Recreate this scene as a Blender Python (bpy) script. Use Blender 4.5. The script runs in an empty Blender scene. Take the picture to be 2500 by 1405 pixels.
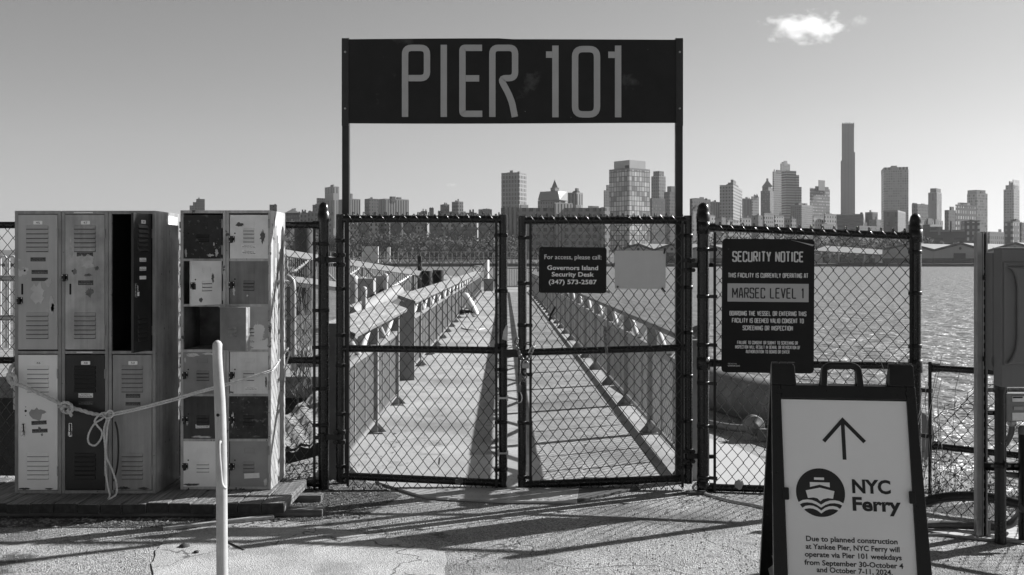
import bpy, math, random
from mathutils import Vector, Matrix
R = math.radians
HAZE = 0.4e-4
sc = bpy.context.scene
col = sc.collection
rnd = random.Random(7)

# ------------------------------------------------------------------ camera
HC = 1.6                      # eye height
F = 35.0 / 36.0 * 2500.0      # focal length expressed in photograph pixels
cam_d = bpy.data.cameras.new('camera')
cam_d.lens = 35.0; cam_d.sensor_width = 36.0
cam_d.shift_y = -62.5 / 2500.0
cam_d.clip_start = 0.05; cam_d.clip_end = 20000
cam = bpy.data.objects.new('camera', cam_d); col.objects.link(cam)
cam.location = (0, 0, HC); cam.rotation_euler = (R(90), 0, 0)
sc.camera = cam

# ------------------------------------------------------------------ sky, sun, exposure
SUN_AZ, SUN_EL = R(26.0), R(32.0)      # azimuth from +X towards +Y
world = bpy.data.worlds.new('World'); sc.world = world
world.use_nodes = True
wt = world.node_tree
for n in list(wt.nodes): wt.nodes.remove(n)
w_out = wt.nodes.new('ShaderNodeOutputWorld')
w_bg = wt.nodes.new('ShaderNodeBackground')
w_sky = wt.nodes.new('ShaderNodeTexSky')
w_sky.sky_type = 'NISHITA'; w_sky.sun_disc = False
w_sky.sun_elevation = SUN_EL
w_sky.sun_rotation = R(90) - SUN_AZ
w_sky.air_density = 1.0; w_sky.dust_density = 0.6; w_sky.ozone_density = 1.0
w_sep = wt.nodes.new('ShaderNodeSeparateColor')
w_m1 = wt.nodes.new('ShaderNodeMath'); w_m1.operation = 'MULTIPLY'; w_m1.inputs[1].default_value = 0.55
w_m2 = wt.nodes.new('ShaderNodeMath'); w_m2.operation = 'MULTIPLY_ADD'; w_m2.inputs[1].default_value = 0.33
w_m3 = wt.nodes.new('ShaderNodeMath'); w_m3.operation = 'MULTIPLY_ADD'; w_m3.inputs[1].default_value = 0.12
L = wt.links.new
L(w_sky.outputs[0], w_sep.inputs[0])            # a monochrome sky, as through an orange filter
L(w_sep.outputs[0], w_m1.inputs[0])
L(w_sep.outputs[1], w_m2.inputs[0]); L(w_m1.outputs[0], w_m2.inputs[2])
L(w_sep.outputs[2], w_m3.inputs[0]); L(w_m2.outputs[0], w_m3.inputs[2])
L(w_m3.outputs[0], w_bg.inputs[0])
w_bg.inputs[1].default_value = 0.05
L(w_bg.outputs[0], w_out.inputs[0])

sun_d = bpy.data.lights.new('sun', 'SUN'); sun_d.energy = 5.0; sun_d.angle = R(0.5)
sun_d.color = (1, 1, 1)
sun = bpy.data.objects.new('sun', sun_d); col.objects.link(sun)
sdir = Vector((math.cos(SUN_AZ) * math.cos(SUN_EL), math.sin(SUN_AZ) * math.cos(SUN_EL), math.sin(SUN_EL)))
sun.rotation_euler = sdir.to_track_quat('Z', 'Y').to_euler()
sun.location = sdir * 50
sc.view_settings.view_transform = 'Standard'; sc.view_settings.look = 'None'
sc.view_settings.gamma = 1; sc.view_settings.use_curve_mapping = False
sc.view_settings.exposure = 0.95
sc.cycles.max_bounces = 8; sc.cycles.volume_bounces = 1

# ------------------------------------------------------------------ helpers
def P(px, py, Y):
    """Survey: where a point of the photograph lies at the distance Y."""
    return Vector(((px - 1250.0) * Y / F, Y, HC - (py - 640.0) * Y / F))
def GY(py, z=0.0):            # distance of a point lying at height z
    return (HC - z) * F / (py - 640.0)
def G(px, py, z=0.0):
    return P(px, py, GY(py, z))

_mats = {}
def M(name, v, rough=0.6, metal=0.0, spec=0.5, var=0.18, scale=5.0, bump=0.0, bscale=60.0,
      chip=None, streak=0.0, seed=0.0, fine=0.0, coat=0.0, grain=None, scratch=None, dent=0.0, crack=None):
    """Procedural grey material: mottling, streaks, chips, fine grain, bump."""
    if name in _mats: return _mats[name]
    m = bpy.data.materials.new(name); m.use_nodes = True; nt = m.node_tree
    b = nt.nodes['Principled BSDF']
    b.inputs['Roughness'].default_value = rough; b.inputs['Metallic'].default_value = metal
    b.inputs['Specular IOR Level'].default_value = spec
    if coat: b.inputs['Coat Weight'].default_value = coat; b.inputs['Coat Roughness'].default_value = 0.15
    tc = nt.nodes.new('ShaderNodeTexCoord')
    mp = nt.nodes.new('ShaderNodeMapping'); mp.inputs['Location'].default_value = (seed * 3.7, seed * 1.3, seed * 2.1)
    nt.links.new(tc.outputs['Object'], mp.inputs['Vector'])
    def noise(s, d=5.0, rg=0.6, vec=None):
        n = nt.nodes.new('ShaderNodeTexNoise'); n.inputs['Scale'].default_value = s
        n.inputs['Detail'].default_value = d; n.inputs['Roughness'].default_value = rg
        nt.links.new(vec or mp.outputs['Vector'], n.inputs['Vector']); return n.outputs['Fac']
    def rng(x, a, c, lo, hi):
        n = nt.nodes.new('ShaderNodeMapRange'); n.inputs[1].default_value = a; n.inputs[2].default_value = c
        n.inputs[3].default_value = lo; n.inputs[4].default_value = hi
        nt.links.new(x, n.inputs[0]); return n.outputs[0]
    def mul(x, y):
        n = nt.nodes.new('ShaderNodeMath'); n.operation = 'MULTIPLY'
        nt.links.new(x, n.inputs[0])
        if isinstance(y, (int, float)): n.inputs[1].default_value = y
        else: nt.links.new(y, n.inputs[1])
        return n.outputs[0]
    def mixf(fac, a, c):
        n = nt.nodes.new('ShaderNodeMix'); n.data_type = 'FLOAT'
        nt.links.new(fac, n.inputs[0])
        for s, x in ((2, a), (3, c)):
            if isinstance(x, (int, float)): n.inputs[s].default_value = x
            else: nt.links.new(x, n.inputs[s])
        return n.outputs[0]
    c = rng(noise(scale), 0.3, 0.7, v * (1 - var), v * (1 + var))
    if streak:
        m2 = nt.nodes.new('ShaderNodeMapping'); m2.inputs['Scale'].default_value = (28, 28, 1.3)
        m2.inputs['Location'].default_value = (seed * 5, seed * 2, seed)
        nt.links.new(tc.outputs['Object'], m2.inputs['Vector'])
        c = mul(c, rng(noise(1.0, 4, 0.6, m2.outputs['Vector']), 0.35, 0.7, 1 - streak, 1 + streak))
    if grain:                      # (amount, along-axis index, scale): wood grain
        m3 = nt.nodes.new('ShaderNodeMapping'); s = [grain[2]] * 3; s[grain[1]] = grain[2] * 0.05
        m3.inputs['Scale'].default_value = s
        nt.links.new(tc.outputs['Object'], m3.inputs['Vector'])
        gr = noise(1.0, 6, 0.7, m3.outputs['Vector'])
        c = mul(c, rng(gr, 0.35, 0.65, 1 - grain[0], 1 + grain[0]))
    if fine:
        vo = nt.nodes.new('ShaderNodeTexVoronoi'); vo.inputs['Scale'].default_value = bscale
        nt.links.new(mp.outputs['Vector'], vo.inputs['Vector'])
        sp = nt.nodes.new('ShaderNodeSeparateColor'); nt.links.new(vo.outputs['Color'], sp.inputs[0])
        c = mul(c, rng(sp.outputs[0], 0, 1, 1 - fine, 1 + fine))
    if chip:                       # list of (value, threshold, scale[, softness])
        for k, ch in enumerate(chip if isinstance(chip, list) else [chip]):
            soft = ch[3] if len(ch) > 3 else 0.012
            nn = noise(ch[2], 7, 0.62)
            c = mixf(rng(nn, ch[1], ch[1] + soft, 0, 1), c, ch[0])
    if crack:                      # (value, width, scale)
        nd = nt.nodes.new('ShaderNodeTexNoise'); nd.inputs['Scale'].default_value = crack[2] * 3; nd.inputs['Detail'].default_value = 5
        nt.links.new(mp.outputs['Vector'], nd.inputs['Vector'])
        va = nt.nodes.new('ShaderNodeVectorMath'); va.operation = 'MULTIPLY_ADD'; va.inputs[1].default_value = (.5 / crack[2],) * 3
        nt.links.new(nd.outputs['Color'], va.inputs[0]); nt.links.new(mp.outputs['Vector'], va.inputs[2])
        vc = nt.nodes.new('ShaderNodeTexVoronoi'); vc.feature = 'DISTANCE_TO_EDGE'; vc.inputs['Scale'].default_value = crack[2]
        nt.links.new(va.outputs[0], vc.inputs['Vector'])
        c = mixf(rng(vc.outputs['Distance'], crack[1] * .4, crack[1], 1, 0), c, crack[0])
    if scratch:                    # list of (value, threshold, scale, tilt in degrees)
        for sc_ in scratch:
            m4 = nt.nodes.new('ShaderNodeMapping'); m4.inputs['Scale'].default_value = (sc_[2], sc_[2], sc_[2] * .07)
            m4.inputs['Rotation'].default_value = (0, R(sc_[3]), 0); m4.inputs['Location'].default_value = (seed * 4, seed, seed * 3)
            nt.links.new(tc.outputs['Object'], m4.inputs['Vector'])
            c = mixf(rng(noise(1.0, 3, .5, m4.outputs['Vector']), sc_[1], sc_[1] + .012, 0, 1), c, sc_[0])
    nt.links.new(c, b.inputs['Base Color'])
    if rough < 0.95:
        nt.links.new(rng(noise(scale * 2.3), 0.3, 0.7, max(0.03, rough - 0.08), min(1, rough + 0.1)), b.inputs['Roughness'])
    if bump:
        bn = nt.nodes.new('ShaderNodeBump'); bn.inputs['Strength'].default_value = bump
        bn.inputs['Distance'].default_value = 0.01
        h = gr if grain else noise(bscale, 4)
        if fine: h = vo.outputs['Distance']
        nt.links.new(h, bn.inputs['Height']); nt.links.new(bn.outputs[0], b.inputs['Normal'])
    if dent:
        bn2 = nt.nodes.new('ShaderNodeBump'); bn2.inputs['Strength'].default_value = dent; bn2.inputs['Distance'].default_value = .05
        nt.links.new(noise(5.0, 2), bn2.inputs['Height']); nt.links.new(bn2.outputs[0], b.inputs['Normal'])
        if bump: nt.links.new(bn.outputs[0], bn2.inputs['Normal'])
    _mats[name] = m
    return m

class MB:
    """Collects shapes and links them as ONE mesh object."""
    def __init__(s): s.v = []; s.f = []; s.sm = []
    def add(s, vs, fs, smooth=False):
        o = len(s.v); s.v += [tuple(x) for x in vs]
        for f in fs: s.f.append([i + o for i in f]); s.sm.append(smooth)
        return s
    def hexa(s, p):               # 8 corners: bottom 4 ccw, top 4 ccw
        return s.add(p, [(3, 2, 1, 0), (4, 5, 6, 7), (0, 1, 5, 4), (1, 2, 6, 5), (2, 3, 7, 6), (3, 0, 4, 7)])
    def box(s, x0, x1, y0, y1, z0, z1):
        return s.hexa([(x0, y0, z0), (x1, y0, z0), (x1, y1, z0), (x0, y1, z0), (x0, y0, z1), (x1, y0, z1), (x1, y1, z1), (x0, y1, z1)])
    def bar(s, p0, p1, w, h, up=(0, 0, 1)):   # rectangular bar between two points; w across, h along 'up'
        p0 = Vector(p0); p1 = Vector(p1); d = (p1 - p0).normalized(); up = Vector(up)
        sd = d.cross(up)
        if sd.length < 1e-4: sd = d.cross(Vector((0, 1, 0)))
        sd.normalize(); u = sd.cross(d).normalized()
        a = sd * w / 2; b = u * h / 2
        return s.hexa([p0 - a - b, p0 + a - b, p1 + a - b, p1 - a - b, p0 - a + b, p0 + a + b, p1 + a + b, p1 - a + b])
    def tube(s, pts, r, n=8, closed=False, radii=None, cap=True):
        pts = [Vector(p) for p in pts]; N = len(pts); rings = []
        prev = None
        for i, p in enumerate(pts):
            if closed: t = pts[(i + 1) % N] - pts[i - 1]
            else: t = pts[min(i + 1, N - 1)] - pts[max(i - 1, 0)]
            if t.length < 1e-9: t = Vector((0, 0, 1))
            t.normalize()
            if prev is None:
                ref = Vector((0, 0, 1)) if abs(t.z) < 0.9 else Vector((0, 1, 0))
                nx = t.cross(ref).normalized()
            else:
                nx = prev - t * prev.dot(t)
                if nx.length < 1e-6: nx = t.orthogonal()
                nx.normalize()
            prev = nx; ny = t.cross(nx)
            rr = radii[i] if radii else r
            rings.append([p + (nx * math.cos(2 * math.pi * k / n) + ny * math.sin(2 * math.pi * k / n)) * rr for k in range(n)])
        vs = [q for rg in rings for q in rg]; fs = []
        for i in range(N if closed else N - 1):
            j = (i + 1) % N
            for k in range(n):
                k2 = (k + 1) % n
                fs.append((i * n + k, i * n + k2, j * n + k2, j * n + k))
        s.add(vs, fs, True)
        if cap and not closed:
            s.add(rings[0], [tuple(range(n - 1, -1, -1))]); s.add(rings[-1], [tuple(range(n))])
        return s
    def rod(s, p0, p1, r, n=10): return s.tube([p0, p1], r, n)
    def lathe(s, c, prof, n=16, axis='z'):    # profile: list of (radius, height)
        vs = []; fs = []
        for (r, h) in prof:
            for k in range(n):
                a = 2 * math.pi * k / n; x = r * math.cos(a); y = r * math.sin(a)
                if axis == 'z': vs.append((c[0] + x, c[1] + y, c[2] + h))
                elif axis == 'y': vs.append((c[0] + x, c[1] + h, c[2] + y))
                else: vs.append((c[0] + h, c[1] + x, c[2] + y))
        for i in range(len(prof) - 1):
            for k in range(n):
                k2 = (k + 1) % n; q = (i * n + k, i * n + k2, (i + 1) * n + k2, (i + 1) * n + k)
                fs.append(q if axis != 'y' else q[::-1])
        s.add(vs, fs, True)
        e = tuple(range(n)); o = (len(prof) - 1) * n
        if prof[0][0] > 1e-5: s.add(vs[:n], [e[::-1]])
        if prof[-1][0] > 1e-5: s.add(vs[o:], [e])
        return s
    def prism(s, poly, y0, y1, T=None):       # polygon of (x, z), extruded y0 (front) .. y1
        n = len(poly)
        ar = sum(poly[i][0] * poly[(i + 1) % n][1] - poly[(i + 1) % n][0] * poly[i][1] for i in range(n))
        if ar < 0: poly = poly[::-1]
        vs = [(x, y0, z) for x, z in poly] + [(x, y1, z) for x, z in poly]
        if T: vs = [T @ Vector(q) for q in vs]
        fs = [tuple(range(n)), tuple(range(2 * n - 1, n - 1, -1))]
        fs += [(i, n + i, n + (i + 1) % n, (i + 1) % n) for i in range(n)]
        return s.add(vs, fs)
    def bounds(s):
        return [(min(q[i] for q in s.v), max(q[i] for q in s.v)) for i in range(3)]
    def build(s, name, mat, parent=None, bevel=0.0, local=False, recalc=True):
        me = bpy.data.meshes.new(name)
        off = Vector((0, 0, 0))
        if parent is not None and not local: off = world_loc(parent)
        me.from_pydata([(a - off.x, b - off.y, c - off.z) for a, b, c in s.v], [], s.f)
        me.polygons.foreach_set('use_smooth', s.sm)
        if recalc and len(s.f) < 60000:
            import bmesh
            bm = bmesh.new(); bm.from_mesh(me); bmesh.ops.recalc_face_normals(bm, faces=bm.faces); bm.to_mesh(me); bm.free()
        me.materials.append(mat); me.update()
        o = bpy.data.objects.new(name, me); col.objects.link(o)
        if parent is not None: o.parent = parent
        if bevel:
            b = o.modifiers.new('bevel', 'BEVEL'); b.width = bevel; b.segments = 2; b.limit_method = 'ANGLE'; b.angle_limit = R(40)
        return o

def world_loc(o):
    v = Vector(o.location)
    while o.parent is not None:
        o = o.parent; v = v + Vector(o.location)
    return v
def tag(o, label=None, cat=None, group=None, kind=None):
    if label: o['label'] = label
    if cat: o['category'] = cat
    if group: o['group'] = group
    if kind: o['kind'] = kind
    return o
def thing(name, label, cat, loc=(0, 0, 0), rz=0.0, group=None):
    o = bpy.data.objects.new(name, None); col.objects.link(o)
    o.location = loc; o.rotation_euler = (0, 0, rz); o.empty_display_size = 0.2
    return tag(o, label, cat, group)
def copy_tree(o, parent=None):
    c = o.copy(); col.objects.link(c)
    if parent is not None: c.parent = parent
    for ch in [q for q in bpy.data.objects if q.parent == o]: copy_tree(ch, c)
    return c

def rrect(x0, z0, x1, z1, r, n=4):
    pts = []
    for (cx, cz, a0) in ((x1 - r, z0 + r, -90), (x1 - r, z1 - r, 0), (x0 + r, z1 - r, 90), (x0 + r, z0 + r, 180)):
        for k in range(n + 1):
            a = R(a0 + 90 * k / n); pts.append((cx + r * math.cos(a), cz + r * math.sin(a)))
    return pts
def fillet(pts, r, closed=False, n=4):
    out = []; N = len(pts)
    for i, p in enumerate(pts):
        if not closed and i in (0, N - 1): out.append(Vector(p)); continue
        a = Vector(pts[i - 1]); b = Vector(p); c = Vector(pts[(i + 1) % N])
        u = (a - b); w = (c - b); rr = min(r, u.length * 0.45, w.length * 0.45)
        p0 = b + u.normalized() * rr; p1 = b + w.normalized() * rr
        for k in range(n + 1):
            t = k / n; out.append(p0 * (1 - t) ** 2 + b * 2 * t * (1 - t) + p1 * t * t)
    return out

# ---- a squarish condensed stroke alphabet (centre lines in a unit cell)
GLY = {
 'A': [[(0, 0), (.32, 1), (.68, 1), (1, 0)], [(.12, .3), (.88, .3)]],
 'B': [[(0, 0), (0, 1), (.92, 1), (.92, .53), (0, .53)], [(.92, .53), (1, .45), (1, 0), (0, 0)]],
 'C': [[(1, .76), (1, 1), (0, 1), (0, 0), (1, 0), (1, .24)]],
 'D': [[(0, 0), (0, 1), (1, 1), (1, 0), (0, 0)]],
 'E': [[(1, 1), (0, 1), (0, 0), (1, 0)], [(0, .53), (.85, .53)]],
 'F': [[(1, 1), (0, 1), (0, 0)], [(0, .52), (.85, .52)]],
 'G': [[(1, .78), (1, 1), (0, 1), (0, 0), (1, 0), (1, .46), (.55, .46)]],
 'H': [[(0, 0), (0, 1)], [(1, 0), (1, 1)], [(0, .52), (1, .52)]],
 'I': [[(.5, 0), (.5, 1)]],
 'J': [[(1, 1), (1, 0), (0, 0), (0, .25)]],
 'K': [[(0, 0), (0, 1)], [(1, 1), (.1, .5), (1, 0)]],
 'L': [[(0, 1), (0, 0), (1, 0)]],
 'M': [[(0, 0), (0, 1), (.5, .3), (1, 1), (1, 0)]],
 'N': [[(0, 0), (0, 1), (1, 0), (1, 1)]],
 'O': [[(0, 0), (0, 1), (1, 1), (1, 0), (0, 0)]],
 'P': [[(0, 0), (0, 1), (1, 1), (1, .48), (0, .48)]],
 'Q': [[(0, 0), (0, 1), (1, 1), (1, 0), (0, 0)], [(.6, .2), (1, -.1)]],
 'R': [[(0, 0), (0, 1), (1, 1), (1, .5), (.12, .5)], [(.5, .5), (1, 0)]],
 'S': [[(1, .78), (1, 1), (0, 1), (0, .53), (1, .47), (1, 0), (0, 0), (0, .22)]],
 'T': [[(0, 1), (1, 1)], [(.5, 1), (.5, 0)]],
 'U': [[(0, 1), (0, 0), (1, 0), (1, 1)]],
 'V': [[(0, 1), (.5, 0), (1, 1)]],
 'W': [[(0, 1), (.25, 0), (.5, .8), (.75, 0), (1, 1)]],
 'X': [[(0, 0), (1, 1)], [(0, 1), (1, 0)]],
 'Y': [[(0, 1), (.5, .42), (1, 1)], [(.5, .42), (.5, 0)]],
 'Z': [[(0, 1), (1, 1), (0, 0), (1, 0)]],
 '0': [[(0, 0), (0, 1), (1, 1), (1, 0), (0, 0)]],
 '1': [[(.0, .8), (.55, 1), (.55, 0)]],
}
def stroke(mb, pts, t, yf, yb, T=None):
    """One flat stroke of width t along pts (x, z), from depth yf (front) to yb."""
    pts = [Vector(p) for p in pts]; N = len(pts)
    closed = (pts[0] - pts[-1]).length < 1e-6
    if closed: pts = pts[:-1]; N -= 1
    lo = []; ro = []
    for i in range(N):
        if closed: a = (pts[i] - pts[i - 1]).normalized(); b = (pts[(i + 1) % N] - pts[i]).normalized()
        else:
            a = (pts[i] - pts[max(i - 1, 0)]); b = (pts[min(i + 1, N - 1)] - pts[i])
            if a.length < 1e-9: a = b
            if b.length < 1e-9: b = a
            a = a.normalized(); b = b.normalized()
        n1 = Vector((-a.y, a.x)); n2 = Vector((-b.y, b.x)); m = (n1 + n2)
        if m.length < 1e-6: m = n1.copy()
        m.normalize(); k = t / 2 / max(0.35, m.dot(n1))
        lo.append(pts[i] + m * k); ro.append(pts[i] - m * k)
    vs = []
    for y in (yf, yb):
        for q in lo: vs.append(Vector((q.x, y, q.y)))
        for q in ro: vs.append(Vector((q.x, y, q.y)))
    if T: vs = [T @ q for q in vs]
    fs = []; E = N if closed else N - 1; B = 2 * N
    for i in range(E):
        j = (i + 1) % N
        fs += [(i, j, N + j, N + i), (B + i, B + N + i, B + N + j, B + j), (i, B + i, B + j, j), (N + i, N + j, B + N + j, B + N + i)]
    if not closed:
        fs += [(0, N, B + N, B), (N - 1, B + N - 1, B + 2 * N - 1, 2 * N - 1)]
    mb.add(vs, fs)
def stroke_text(mb, s, x0, x1, z0, z1, t, yf, yb, T=None, gap=0.55, cw=None):
    """Condensed capitals fitted into the box x0..x1, z0..z1."""
    adv = {'I': 0.3, ' ': 0.55, '1': 0.55, 'M': 1.3, 'W': 1.35}
    tot = sum(adv.get(c, 1.0) for c in s) + gap * (len(s) - 1)
    u = (x1 - x0 - t) / tot; x = x0 + t / 2; h = z1 - z0 - t
    for c in s:
        w = adv.get(c, 1.0) * u
        for k, st in enumerate(GLY.get(c, [])):
            pts = [(x + p[0] * w, z0 + t / 2 + p[1] * h) for p in st]
            cl = len(pts) > 3 and pts[0] == pts[-1]
            fl = fillet(pts[:-1] if cl else pts, t * 0.7, cl, 3) if len(pts) > 2 else [Vector(q) for q in pts]
            if cl: fl.append(fl[0].copy())
            stroke(mb, fl, t, yf - 0.0002 * k, yb, T)
        x += w + gap * u
def font_text(mb, s, x0, x1, z0, z1, yf, yb, T=None, bold=0.0, italic=0.0):
    """Built-in typeface fitted into a box (z0 baseline, z1 cap height)."""
    cu = bpy.data.curves.new('txt', 'FONT'); cu.body = s; cu.size = 1.0; cu.offset = bold; cu.fill_mode = 'FRONT'
    cu.resolution_u = 3; cu.shear = italic
    ob = bpy.data.objects.new('txt', cu); col.objects.link(ob)
    dg = bpy.context.evaluated_depsgraph_get(); dg.update()
    me = bpy.data.meshes.new_from_object(ob.evaluated_get(dg))
    vs = [v.co.copy() for v in me.vertices]; fs = [tuple(p.vertices) for p in me.polygons]
    bpy.data.objects.remove(ob); bpy.data.curves.remove(cu); bpy.data.meshes.remove(me)
    if not vs: return
    ax = min(v.x for v in vs); bx = max(v.x for v in vs)
    cap = 0.729; sx = (x1 - x0) / (bx - ax); sz = (z1 - z0) / cap
    out = [Vector((x0 + (v.x - ax) * sx, yf, z0 + v.y * sz)) for v in vs]
    if T: out = [T @ q for q in out]
    mb.add(out, fs)

def chain_link(mb, fn, w, h, r=0.0032, dx=0.038, dz=0.0475, ph=0.0, n=4, jit=0.0022, skip=None):
    """Woven wire: fn(u, v) -> point (metres along, metres up) ; returns nothing."""
    nx = int(w / dx); nz = int(h / dz)
    rr = random.Random(int(w * 1000) + int(h * 100))
    for i in range(nx):
        pts = []
        for k in range(nz + 1):
            left = (k + i) % 2 == 0
            x = (i + (0.04 if left else 0.96)) * dx + (0.0 if left else 0.0)
            z = ph + k * dz + rr.uniform(-jit, jit)
            x = (i * dx - 0.0015) if left else ((i + 1) * dx + 0.0015)
            x += 0.006 * math.sin(z * 2.1 + i * .35) + rr.uniform(-.0012, .0012)
            if skip and skip(x, z):
                if len(pts) > 1: mb.tube(pts, r, n, cap=False)
                pts = []; continue
            p = fn(x, z)
            yo = 0.0035 if left else -0.0035
            pts.append(Vector((p[0], p[1] + yo, p[2])))
            # a short knuckle so that the bend is rounded
        if len(pts) > 1: mb.tube(pts, r, n, cap=True)
# ================================================================== SETTING
def structure(mb, name, mat, **k):
    o = mb.build(name, mat, **k); o['kind'] = 'structure'; return o

m_gravel = M('gravel asphalt', 0.29, rough=0.95, var=0.25, scale=2.2, bump=0.9, bscale=150, fine=0.65, crack=(.10, .005, .5),
             chip=[(0.15, 0.52, 0.9, 0.12), (0.08, 0.62, 1.6, 0.05), (.4, .6, 3.1, .1)])
m_slab = M('worn concrete', 0.33, rough=0.9, var=0.2, scale=3.0, bump=0.4, bscale=140, fine=.28, crack=(.09, .006, .8), chip=[(0.2, 0.54, 1.6, .14), (0.12, 0.715, 30), (0.5, 0.70, 55)])
m_deck = M('deck concrete', 0.29, rough=0.85, var=0.2, scale=1.1, bump=0.2, bscale=80, fine=.12, chip=[(0.15, 0.5, .7, .16), (.2, .56, 3.5, .06), (0.12, 0.70, 18, 0.03)])
m_dirt = M('dirt with litter', 0.075, rough=1.0, var=0.5, scale=14, bump=0.9, bscale=90, fine=0.6)
m_bulk = M('bulkhead timber', 0.06, rough=0.9, var=0.3, scale=3, bump=0.5, bscale=20)

def sheet(name, pts, z, mat, thick=0.0):
    mb = MB()
    if thick:
        n = len(pts)
        vs = [(x, y, z) for x, y in pts] + [(x, y, z - thick) for x, y in pts]
        mb.add(vs, [tuple(range(n)), tuple(range(2 * n - 1, n - 1, -1))] + [(i, n + i, n + (i + 1) % n, (i + 1) % n) for i in range(n)])
    else: mb.add([(x, y, z) for x, y in pts], [tuple(range(len(pts)))])
    return structure(mb, name, mat)
# the land: reaches back behind the camera, ends at the bulkhead
land = [(-40, -60), (60, -60), (60, 4.6), (3.6, 5.75), (2.65, 6.40), (3.35, 6.8), (3.2, 8.2), (2.75, 9.6), (2.35, 11.4), (2.2, 13.5), (1.4, 13.6), (-1.5, 13.6), (-1.5, 8.4), (-2.0, 7.45), (-40, 7.4)]
sheet('ground', land, 0.0, m_gravel, 3.0)
# old concrete slab in the foreground, slightly proud of the gravel
edge = [(340, 1700), (366, 1440), (374, 1380), (383, 1345), (398, 1322), (450, 1297), (520, 1282), (600, 1276), (690, 1274), (760, 1283), (850, 1300), (930, 1312), (1000, 1330), (1050, 1345), (1086, 1352), (1090, 1400), (1088, 1700)]
slab = []; rs_ = random.Random(2)
for (a_, b_), (c_, d_) in zip(edge, edge[1:] + edge[:1]):
    for t_ in (0, .2, .4, .6, .8): q_ = G(a_ + (c_ - a_) * t_ + rs_.uniform(-5, 5), b_ + (d_ - b_) * t_ + rs_.uniform(-2, 2)); slab.append((q_.x, q_.y))
sheet('concrete_slab', slab, 0.006, m_slab)
# pale concrete behind the right-hand fence panel
apr = [(1.36, 6.98), (2.16, 6.98), (1.95, 8.6), (1.62, 9.35), (1.36, 9.5)]
sheet('concrete_apron', apr, 0.006, M('pale concrete', 0.36, rough=0.9, var=0.06, scale=2, chip=[(0.25, 0.74, 20, 0.03)]))
# the pier walkway behind the gate
def deckx(off, Y): return off - 0.0076 * (Y - 7.0)
dk = [(deckx(-1.5, 7.35), 7.35), (deckx(1.36, 7.35), 7.35), (deckx(1.36, 56), 56), (deckx(-1.55, 56), 56)]
sheet('pier_walkway', dk, 0.010, m_deck, 0.35)
sheet('pier_landing', [(-4.6, 56.02), (5.5, 56.02), (5.5, 62), (-4.6, 62)], 0.010, m_deck, 0.6)
# water
mw = bpy.data.materials.new('harbour water'); mw.use_nodes = True
nt = mw.node_tree; b = nt.nodes['Principled BSDF']
b.inputs['Base Color'].default_value = (0.16, 0.16, 0.16, 1); b.inputs['Roughness'].default_value = 0.38
b.inputs['IOR'].default_value = 1.33; b.inputs['Specular IOR Level'].default_value = 0.4
tc = nt.nodes.new('ShaderNodeTexCoord')
def wnoise(sx, sy, d, rg=0.55):
    mp = nt.nodes.new('ShaderNodeMapping'); mp.inputs['Scale'].default_value = (sx, sy, 1); mp.inputs['Rotation'].default_value = (0, 0, R(8))
    n = nt.nodes.new('ShaderNodeTexNoise'); n.inputs['Scale'].default_value = 1; n.inputs['Detail'].default_value = d
    n.inputs['Roughness'].default_value = rg
    nt.links.new(tc.outputs['Object'], mp.inputs[0]); nt.links.new(mp.outputs[0], n.inputs['Vector']); return n.outputs['Fac']
a1 = wnoise(0.9, 1.25, 4); a2 = wnoise(0.10, 0.16, 3); a3 = wnoise(3.0, 4.2, 3)
ad = nt.nodes.new('ShaderNodeMath'); ad.operation = 'MULTIPLY_ADD'; ad.inputs[1].default_value = 1.5
nt.links.new(a2, ad.inputs[0]); nt.links.new(a1, ad.inputs[2])
ad2 = nt.nodes.new('ShaderNodeMath'); ad2.operation = 'MULTIPLY_ADD'; ad2.inputs[1].default_value = 0.16
nt.links.new(a3, ad2.inputs[0]); nt.links.new(ad.outputs[0], ad2.inputs[2])
bn = nt.nodes.new('ShaderNodeBump'); bn.inputs['Strength'].default_value = 1.0; bn.inputs['Distance'].default_value = 0.75
nt.links.new(ad2.outputs[0], bn.inputs['Height']); nt.links.new(bn.outputs[0], b.inputs['Normal'])
WZ = -1.7
wb = MB(); wb.add([(-3200, -80, WZ), (3200, -80, WZ), (3200, 720, WZ), (-3200, 720, WZ)], [(0, 1, 2, 3)])
structure(wb, 'water', mw)
# the far shore, one sheet running to the horizon, rising inland
fs = MB()
ys = [700, 760, 900, 1200, 1700, 2600, 6000, 16000]; zs = [0.4, 1.5, 9, 16, 20, 22, 24, 10]
vs = []; fc = []
for y, z in zip(ys, zs): vs += [(-y * 1.6 - 800, y, z), (y * 1.6 + 800, y, z)]
for i in range(len(ys) - 1): fc.append((2 * i, 2 * i + 1, 2 * i + 3, 2 * i + 2))
fs.add(vs, fc); fs.add([(-2000, 700, 0.4), (2000, 700, 0.4), (2000, 700, -6), (-2000, 700, -6)], [(0, 1, 2, 3)])
structure(fs, 'far_shore', M('far ground', 0.07, rough=1, var=0.4, scale=0.05))
# ================================================================== CHAIN-LINK FENCES AND GATES
m_vinyl = M('black vinyl', 0.005, rough=0.25, spec=0.45, var=0.3, scale=9, chip=[(0.16, 0.745, 26)])
m_wire = M('black vinyl wire', 0.006, rough=0.22, spec=0.6, var=0.2)
m_galv = M('galvanised steel', 0.38, rough=0.45, metal=0.7, var=0.2, scale=12)
m_fit = M('black steel fittings', 0.008, rough=0.35, spec=0.35, var=0.4, scale=30, chip=[(0.25, 0.70, 40)])

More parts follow.
